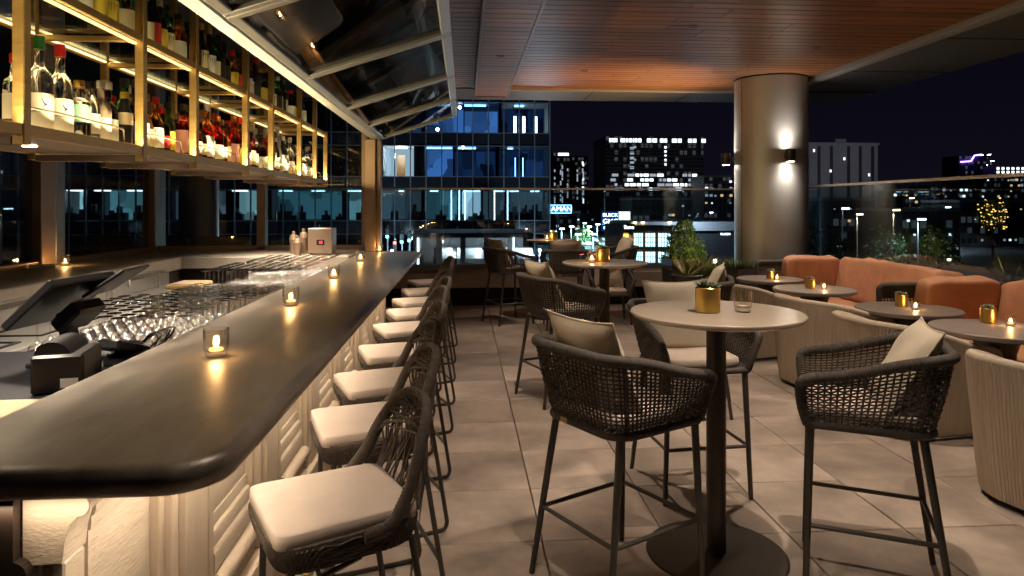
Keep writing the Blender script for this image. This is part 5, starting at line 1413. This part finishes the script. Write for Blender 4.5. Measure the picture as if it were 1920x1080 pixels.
# ---- signs
SIGNB = emit('sign_blue', (.02,.16,.55), .9); SIGNW = emit('sign_white', (.88,.97,1.), 3.0); SIGNC = emit('sign_cyan', (.35,.8,1.), 2.2); SIGNN = emit('sign_navy', (.01,.06,.26), .35); SIGNY = emit('sign_cream', (.95,1.,.78), 1.3)
def sign_text(par, txt, cx, cz, size, mm, y=-.28, sx=1.0, name='lettering'):
    v, f = text_mesh(txt, size); mb = MB(); mb.add([(cx+x*sx, y, cz+yy) for x, yy, _ in v], f); return mb.build(name, mm, par, smooth=0)
def pole_sign(px0, px1, py0, py1, Y, label, board):
    x0, x1 = XY(px0, Y), XY(px1, Y); z0, z1 = Zat(py1, x0, Y), Zat(py0, x0, Y)
    t = thing('pole_sign', label, 'sign', ((x0+x1)/2, Y, GZ)); w = (x1-x0)/2
    MB().box((-w, -.25, z0-GZ), (w, .25, z1-GZ), .04).build('board', board, t)
    MB().tube([(0, 0, 0), (0, 0, z0-GZ)], .18, 10).build('pole', conc, t)
    return t, w, z0-GZ, z1-GZ
t, w, a, b = pole_sign(1020, 1071, 384, 400, 150, 'blue glowing BEAMAN pole sign with cyan outline', SIGNB)
sign_text(t, 'BEAMAN', 0, (a+b)/2, (b-a)*.80, SIGNW, sx=1.08)
for (x0, x1, z0, z1) in ((-w, w, b-.12, b), (-w, w, a, a+.12), (-w, -w+.12, a+.12, b-.12), (w-.12, w, a+.12, b-.12)): MB().box((x0, -.33, z0), (x1, -.26, z1)).build('neon_border', SIGNC, t, smooth=0)
t, w, a, b = pole_sign(1128, 1160, 397, 433, 165, 'tall navy pole sign listing BUICK, GMC and BEAMAN', SIGNN)
for i, (tx, s_, fz) in enumerate((('BUICK', 1.05, .82), ('GMC', 1.35, .50), ('BEAMAN', .78, .16))): sign_text(t, tx, 0, a+(b-a)*fz, (b-a)*.26*s_*.9, SIGNW, sx=1.15 if i != 2 else 1.0)
MB().box((-w, -.29, a+(b-a)*.345), (w, -.26, a+(b-a)*.355)).build('divider', SIGNC, t, smooth=0)
pole_sign(1160.5, 1181, 397, 416, 166, 'plain cream lit box sign beside the navy pole sign', SIGNY)
# ---- dealership and neighbour
DY = 120.; brick = mat('dark_brick', (.09,.055,.04), .7, var=.2, vscale=1.2); x0, x1 = XY(1168, DY), XY(1263, DY); zt = Zat(424, x0, DY)
dl = thing('dealership', 'dark brick dealership building with big lit gridded windows', 'building', (0, DY, 0))
MB().box((x0+.9, .6, GZ), (x1, 20, zt)).build('wall', brick, dl, smooth=0)
MB().box((x0+.1, .2, GZ), (x0+1.1, 1.0, zt-.7)).build('corner_pier', mat('warm_brick', (.38,.17,.07), .7, var=.2, vscale=1.5), dl, smooth=0)
MB().box((x0, .1, zt-.68), (x0+2.2, .8, zt+.35)).build('sign_board', M['black'], dl, smooth=0)
sign_text(dl, 'Bane', x0+1.1, zt-.2, .95, SIGNW, .02, 1.0)
MB().box((x0+1.2, .2, zt-.25), (x1, .58, zt+.1)).build('cornice', conc, dl, smooth=0)
lamp('SPOT', 'facade_light', (x0+.6, -1.2, zt-.9), 700, (1., .6, .3), dl, spot_size=R(100), spot_blend=.6, rot=(R(30), 0, 0))
PW = emit('gridded_window', (.72,.95,1.), 1.25)
for (a_, b_) in ((1189, 1207), (1211, 1230), (1235, 1259)):
    for (c_, d_) in ((437, 463), (472, 502)):
        xa, xb = XY(a_, DY), XY(b_, DY); za, zb = Zat(d_, xa, DY), Zat(c_, xa, DY)
        wn_ = MB().box((xa, .45, za), (xb, .58, zb)).build('window', PW, dl, smooth=0)
        for q in range(5):
            xx = xa+(xb-xa)*q/4; MB().box((xx-.045, .36, za), (xx+.045, .45, zb)).build('glazing_bar', M['black'], wn_, smooth=0)
        for q in range(4):
            zz = za+(zb-za)*q/3; MB().box((xa, .37, zz-.04), (xb, .44, zz+.04)).build('glazing_bar', M['black'], wn_, smooth=0)
nb = thing('showroom', 'low dark showroom with pale parapet and small BUICK sign', 'building', (0, 128, 0))
xa, xb = XY(1182, 128), XY(1392, 128); zt = Zat(416, xa, 128); z2 = Zat(433, xa, 128)
MB().box((xa, 0, z2), (xb, 18, zt)).build('parapet', mat('pale_parapet', (.45,.44,.46), .6), nb, smooth=0)
MB().box((xa+.5, 1, GZ), (xb-.3, 18, z2)).build('wall', dwall, nb, smooth=0)
sign_text(nb, 'BUICK', XY(1364, 128), Zat(440, xa, 128), .55, SIGNW, .9, 1.3)
for px in (1190, 1205, 1255): 
    MB().box((XY(px, 128)-.25, -.35, zt-.2), (XY(px, 128)+.25, -.05, zt)).build('wall_light', AMB, nb, smooth=0)
lamp('POINT', 'parapet_light', (XY(1290, 128), -5, z2+3), 1400, (.75, .85, 1.), nb, shadow_soft_size=.5)
# ---- far towers
def facade(name, wall, glass, bay, flo, em, prob):
    m = mat(name, wall, .6); nt = m.node_tree; N = nt.nodes; L = nt.links; b = N['Principled BSDF']
    tc = N.new('ShaderNodeTexCoord'); sc = N.new('ShaderNodeVectorMath'); sc.operation = 'MULTIPLY'; sc.inputs[1].default_value = (1/bay, .0, 1/flo); L.new(tc.outputs['Object'], sc.inputs[0])
    fr = N.new('ShaderNodeVectorMath'); fr.operation = 'FRACTION'; L.new(sc.outputs[0], fr.inputs[0])
    fl_ = N.new('ShaderNodeVectorMath'); fl_.operation = 'FLOOR'; L.new(sc.outputs[0], fl_.inputs[0])
    wn_ = N.new('ShaderNodeTexWhiteNoise'); wn_.noise_dimensions = '3D'; L.new(fl_.outputs[0], wn_.inputs['Vector'])
    sp_ = N.new('ShaderNodeSeparateXYZ'); L.new(fr.outputs[0], sp_.inputs[0])
    def cmp_(o, lo, hi):
        a = N.new('ShaderNodeMath'); a.operation = 'GREATER_THAN'; a.inputs[1].default_value = lo; L.new(o, a.inputs[0])
        c = N.new('ShaderNodeMath'); c.operation = 'LESS_THAN'; c.inputs[1].default_value = hi; L.new(o, c.inputs[0])
        q = N.new('ShaderNodeMath'); q.operation = 'MULTIPLY'; L.new(a.outputs[0], q.inputs[0]); L.new(c.outputs[0], q.inputs[1]); return q.outputs[0]
    w = N.new('ShaderNodeMath'); w.operation = 'MULTIPLY'; L.new(cmp_(sp_.outputs[0], .15, .85), w.inputs[0]); L.new(cmp_(sp_.outputs[2], .25, .8), w.inputs[1])
    mx = N.new('ShaderNodeMix'); mx.data_type = 'RGBA'; mx.inputs[6].default_value = (*wall, 1); mx.inputs[7].default_value = (*glass, 1); L.new(w.outputs[0], mx.inputs[0]); L.new(mx.outputs[2], b.inputs['Base Color'])
    g = N.new('ShaderNodeMath'); g.operation = 'GREATER_THAN'; g.inputs[1].default_value = 1-prob; L.new(wn_.outputs[0], g.inputs[0])
    e = N.new('ShaderNodeMath'); e.operation = 'MULTIPLY'; L.new(g.outputs[0], e.inputs[0]); L.new(w.outputs[0], e.inputs[1])
    e2 = N.new('ShaderNodeMath'); e2.operation = 'MULTIPLY'; L.new(e.outputs[0], e2.inputs[0]); L.new(wn_.outputs[0], e2.inputs[1])
    e3 = N.new('ShaderNodeMath'); e3.operation = 'MULTIPLY'; e3.inputs[1].default_value = em; L.new(e2.outputs[0], e3.inputs[0]); L.new(e3.outputs[0], b.inputs['Emission Strength'])
    b.inputs['Emission Color'].default_value = (.8, .88, 1., 1); return m
fwall = facade('city_facade', (.09,.088,.095), (.02,.024,.03), 2.1, 3.3, .022, .28)
def tower(px0, px1, py, Y, depth, label, wall=None):
    wall = wall or fwall
    xa, xb = XY(px0, Y), XY(px1, Y); zt = Zat(py, (xa+xb)/2, Y)
    t = thing('tower', label, 'building', (xa, Y, GZ)); W = xb-xa
    MB().box((0, 0, 0), (W, depth, zt-GZ)).build('wall', wall, t, smooth=0)
    return t, W, zt-GZ, Y
fw_cache = {}
def fwin(t, W, u0, u1, z0, z1, mm):
    key = (round((u1-u0)*W, 1), round(z1-z0, 1), mm.name)
    if key not in fw_cache:
        o = MB().box((0, -.12, 0), (max(.2, key[0]), -.01, max(.2, key[1]))).build('window', mm, t, smooth=0); fw_cache[key] = o.data; o.location = (u0*W, 0, z0)
    else: inst('window', fw_cache[key], (u0*W, 0, z0), (0,0,0), t)
def zz_(py, Y): return Zat(py, XY(1230, Y), Y)-GZ
t, W, T, Y = tower(1135, 1319, 256, 320, 30, 'wide far tower with a bright white crown line')
rnd = random.Random(3)
u = .04
while u < .98:
    w_ = rnd.uniform(.012, .05)
    if rnd.random() < .86: fwin(t, W, u, u+w_, zz_(267, Y), zz_(260, Y), WIN)
    u += w_+rnd.uniform(.004, .012)
for py in (274, 282, 290, 298, 306): 
    fwin(t, W, .60, .62, zz_(py+4, Y), zz_(py, Y), WIN)
    if py in (274, 298): fwin(t, W, .29, .31, zz_(py+4, Y), zz_(py, Y), WIN2)
for py in (276, 285, 294, 303, 312): fwin(t, W, .25, .29, zz_(py+5, Y), zz_(py, Y), WIN2)
for py, dens in ((326, .55), (335, .6), (344, .7), (352, .3), (366, .12), (377, .15), (397, .2)):
    u = .02
    while u < .97:
        w_ = rnd.uniform(.02, .07)
        if rnd.random() < dens: fwin(t, W, u, u+w_, zz_(py+5, Y), zz_(py, Y), WIN if rnd.random() < .6 else WIN2)
        u += w_+.012
for py in range(272, 322, 7): MB().box((0, -.25, zz_(py+1.2, Y)), (W, -.02, zz_(py, Y))).build('floor_band', conc, t, smooth=0)
t, W, T, Y = tower(1037, 1068, 285, 420, 22, 'slim dark far tower with a white roof line')
fwin(t, W, .3, .95, T-2.2, T-.6, WIN)
for k in range(34): fwin(t, W, rnd.choice((.05, .2, .42, .52, .75, .88)), 0, 0, 0, WIN2) if False else None
for k in range(36):
    u = rnd.choice((.06, .42, .52, .84)); z = zz_(rnd.uniform(315, 385), Y); fwin(t, W, u, u+.08, z, z+1.6, WIN2)
t, W, T, Y = tower(1072, 1103, 292, 460, 22, 'second slim dark far tower beside the wide one')
for k in range(34):
    u = rnd.choice((.3, .62, .66)); z = zz_(rnd.uniform(300, 385), Y); fwin(t, W, u, u+.08, z, z+1.8, WIN if u > .5 and rnd.random() < .5 else WIN2)
pale = mat('pale_block', (.42,.40,.42), .7, var=.08, vscale=.1)
t, W, T, Y = tower(1517, 1646, 269, 260, 20, 'pale unlit apartment tower behind the column', pale)
MB().box((W*.42, 2, T), (W*.58, 12, T+2)).build('roof_house', pale, t, smooth=0)
MB().box((-.5, -.4, T-.5), (W+.5, 20.4, T+.3)).build('cornice', pale, t, smooth=0)
for u in (.12, .3, .55, .72, .9): MB().box((u*W, -.03, 0), (u*W+1.3, .3, T-1)).build('balcony_recess', dwall, t, smooth=0)
for (u, py) in ((.30, 323), (.06, 285), (.86, 330), (.5, 300)): z = Zat(py, XY(1580, Y), Y)-GZ; fwin(t, W, u, u+.02, z, z+1, WIN)
lamp('POINT', 'tower_fill', (W*.4, -45, 30), 2600, (.8, .82, 1.), t, shadow_soft_size=2)  # added lamp without a fixture, lifts the pale tower out of the dark
# dark neighbourhood blocks
NB_ = [(1320, 1372, 330, 300, 14), (1655, 1735, 356, 300, 12), (1745, 1830, 348, 340, 14), (1838, 1925, 330, 380, 16), (1560, 1640, 372, 170, 8), (1690, 1800, 392, 150, 8), (1185, 1300, 372, 230, 10), (1040, 1120, 402, 330, 9), (1800, 1990, 376, 200, 12)]
NL = ['dark block just left of the column', 'dark block right of the pale apartment tower', 'dark block in the middle of the right skyline', 'dark block with many lit windows at the right edge', 'low dark block behind the sofa, near the column',
      'low dark block behind the middle of the right balustrade', 'grey block below the wide far tower', 'low block behind the BEAMAN sign', 'low dark block at the right picture edge']
for (a_, b_, py, Yb, nw), lb_ in zip(NB_, NL):
    t, W, T, Y = tower(a_, b_, py, Yb, 18, lb_)
    MB().box((-.2, -.2, T-.6), (W+.2, 18, T+.25)).build('cornice', conc, t, smooth=0)
    for k in range(nw):
        u = .04+.055*rnd.randrange(17); z = T - 3.2*rnd.randrange(1, 5) + .3; s_ = rnd.choice((.5, .7, .9))*Yb/250; z = max(1., z)
        fwin(t, W, u, u+s_*1.2/W, z, z+s_, rnd.choice((WIN, WIN2, WIN2, WINA)))
t, W, T, Y = tower(1866, 1935, 312, 420, 16, 'far hillside block with two rows of white windows')
for py in (315, 322):
    for k in range(7): z = Zat(py+3, XY(1900, Y), Y)-GZ; fwin(t, W, .04+.135*k, .04+.135*k+.07, z, z+1.5, WIN)
t, W, T, Y = tower(1798, 1850, 292, 430, 16, 'far dark building with a purple neon roofline')
PUR = emit('purple_neon', (.22,.12,1.), 5)
m_ = MB(); m_.tube([(W*.05, -.4, T-4.2), (W*.42, -.4, T-3.6), (W*.55, -.4, T+.2), (W*.8, -.4, T+.8)], .45, 6); m_.build('neon_line', PUR, t)
for (px, py) in ((1852, 290), (1858, 302), (1846, 309), (1838, 291)):
    street_lamp(px, py, 440, {1852: 'high white lamp right of the purple neon', 1858: 'white lamp below the high one right of the neon', 1846: 'low white lamp right of the purple neon', 1838: 'white lamp at the end of the purple neon'}[px], WLAMP, 'lamps on the far hill', 0, hs=1.0)
hl = MB()
n = 60; rsx = []
hm = mat('dark_hill', (.02,.024,.02), .9)
for j in range(7):
    v = j/6; row_ = []
    for i in range(n+1):
        a = R(-20 + 100*i/n); d = 620+380*v; z = GZ + (34+14*math.sin(i*.35)+8*math.sin(i*.9+2))*math.sin(math.pi*min(1, v*1.0))
        row_.append((d*math.sin(a), d*math.cos(a), z if 0 < j < 6 else GZ-2))
    rsx.append(row_)
hl.rings(rsx, close=False); struct(hl.build('hills', hm, smooth=80))
# trees in the streets
def city_tree(px, Y, zt_py, rad, label, mm=None, n=900, bulbs=None):
    X = XY(px, Y); zt = Zat(zt_py, X, Y)-GZ; t = thing('street_tree', label, 'tree', (X, Y, GZ))
    def f_(rnd):
        a, u = rnd.uniform(0, 6.283), rnd.uniform(-.9, 1); r = rnd.random()**.35*(1+.2*math.sin(3*a+4*u)); q = math.sqrt(max(0, 1-u*u))
        return Vector((rad*r*q*math.cos(a), rad*r*q*math.sin(a), zt-rad*1.2+rad*1.2*r*u))
    leafball(n, f_, rad*.16, int(px)).build('crown', mm or M['leaf'], t, smooth=0, kind='stuff')
    MB().tube([(0,0,0), (.1,0,zt*.4), (0,0,zt*.8)], [rad*.1, rad*.07, rad*.02], 7).build('trunk', M['darkwood'], t)
    for q in range(4):
        a = q*1.6; MB().tube([(0,0,zt*.42), (rad*.6*math.cos(a), rad*.6*math.sin(a), zt*.75)], [rad*.05, rad*.015], 5).build('limb', M['darkwood'], t)
    if bulbs:
        b = MB(); rnd = random.Random(4)
        for k in range(70):
            p = f_(rnd); s_ = rnd.uniform(.05, .14); b.box((p.x-s_, p.y-s_, p.z-s_), (p.x+s_, p.y+s_, p.z+s_))
        b.build('string_lights', bulbs, t, smooth=0, kind='stuff')
city_tree(1092, 215, 421, 3.0, 'floodlit green tree among the dealership cars')
city_tree(1861, 150, 371, 3.2, 'street tree wrapped in amber string lights', bulbs=emit('amber_bulbs', (1., .48, .10), 1.6))
for i, px in enumerate((1540, 1660, 1760)): city_tree(px, 110+15*i, 425, 4.2, ['dark street tree beyond the glass behind the far sofa corner', 'dark street tree beyond the glass above the long cushion', 'dark street tree beyond the glass above the woven sofa end'][i], M['leaf2'])
# ---- made-up signals on masts, standing in for small coloured points of light
for i, (px, py, c, nm) in enumerate(((727, 437, (.1,1.,.75), 'made up green signal for a point of light, far left'), (754, 447, (.1,.95,.8), 'made up green signal for a point of light, middle'), (768, 444, (.1,.95,.8), 'made up green signal for a point of light nearest the parking deck'), (741, 461, (1.,.05,.04), 'made up red signal for a point of light above the bar end'))):
    Y = 56; X = XY(px, Y); z = Zat(py, X, Y)-GZ
    t = thing('stand_in_signal', nm, 'traffic signal', (X, Y, GZ), 0, 'made up signals for points of light')
    MB().tube([(0, 0, 0), (0, 0, z+.6)], .07, 8).build('mast', mull, t)
    MB().box((-.17, -.35, z-.45), (.17, -.08, z+.45), .03).build('housing', M['black'], t)
    for q, zz in enumerate((.28, 0, -.28)):
        on = (q == 0) == (c[0] > .5) and q != 1
        m_ = MB(); m_.M = rotM((0, -.36, z+zz), rx=R(90)); m_.lathe([(.11, -.02), (.11, .02), (.001, .03)], 14); m_.build('lamp_lens', emit('signal', c, 12) if on else M['plastic2'], t)
print('objects', len(bpy.data.objects), 'tris', sum(len(m.loop_triangles) for m in bpy.data.meshes if (m.calc_loop_triangles() or True)))
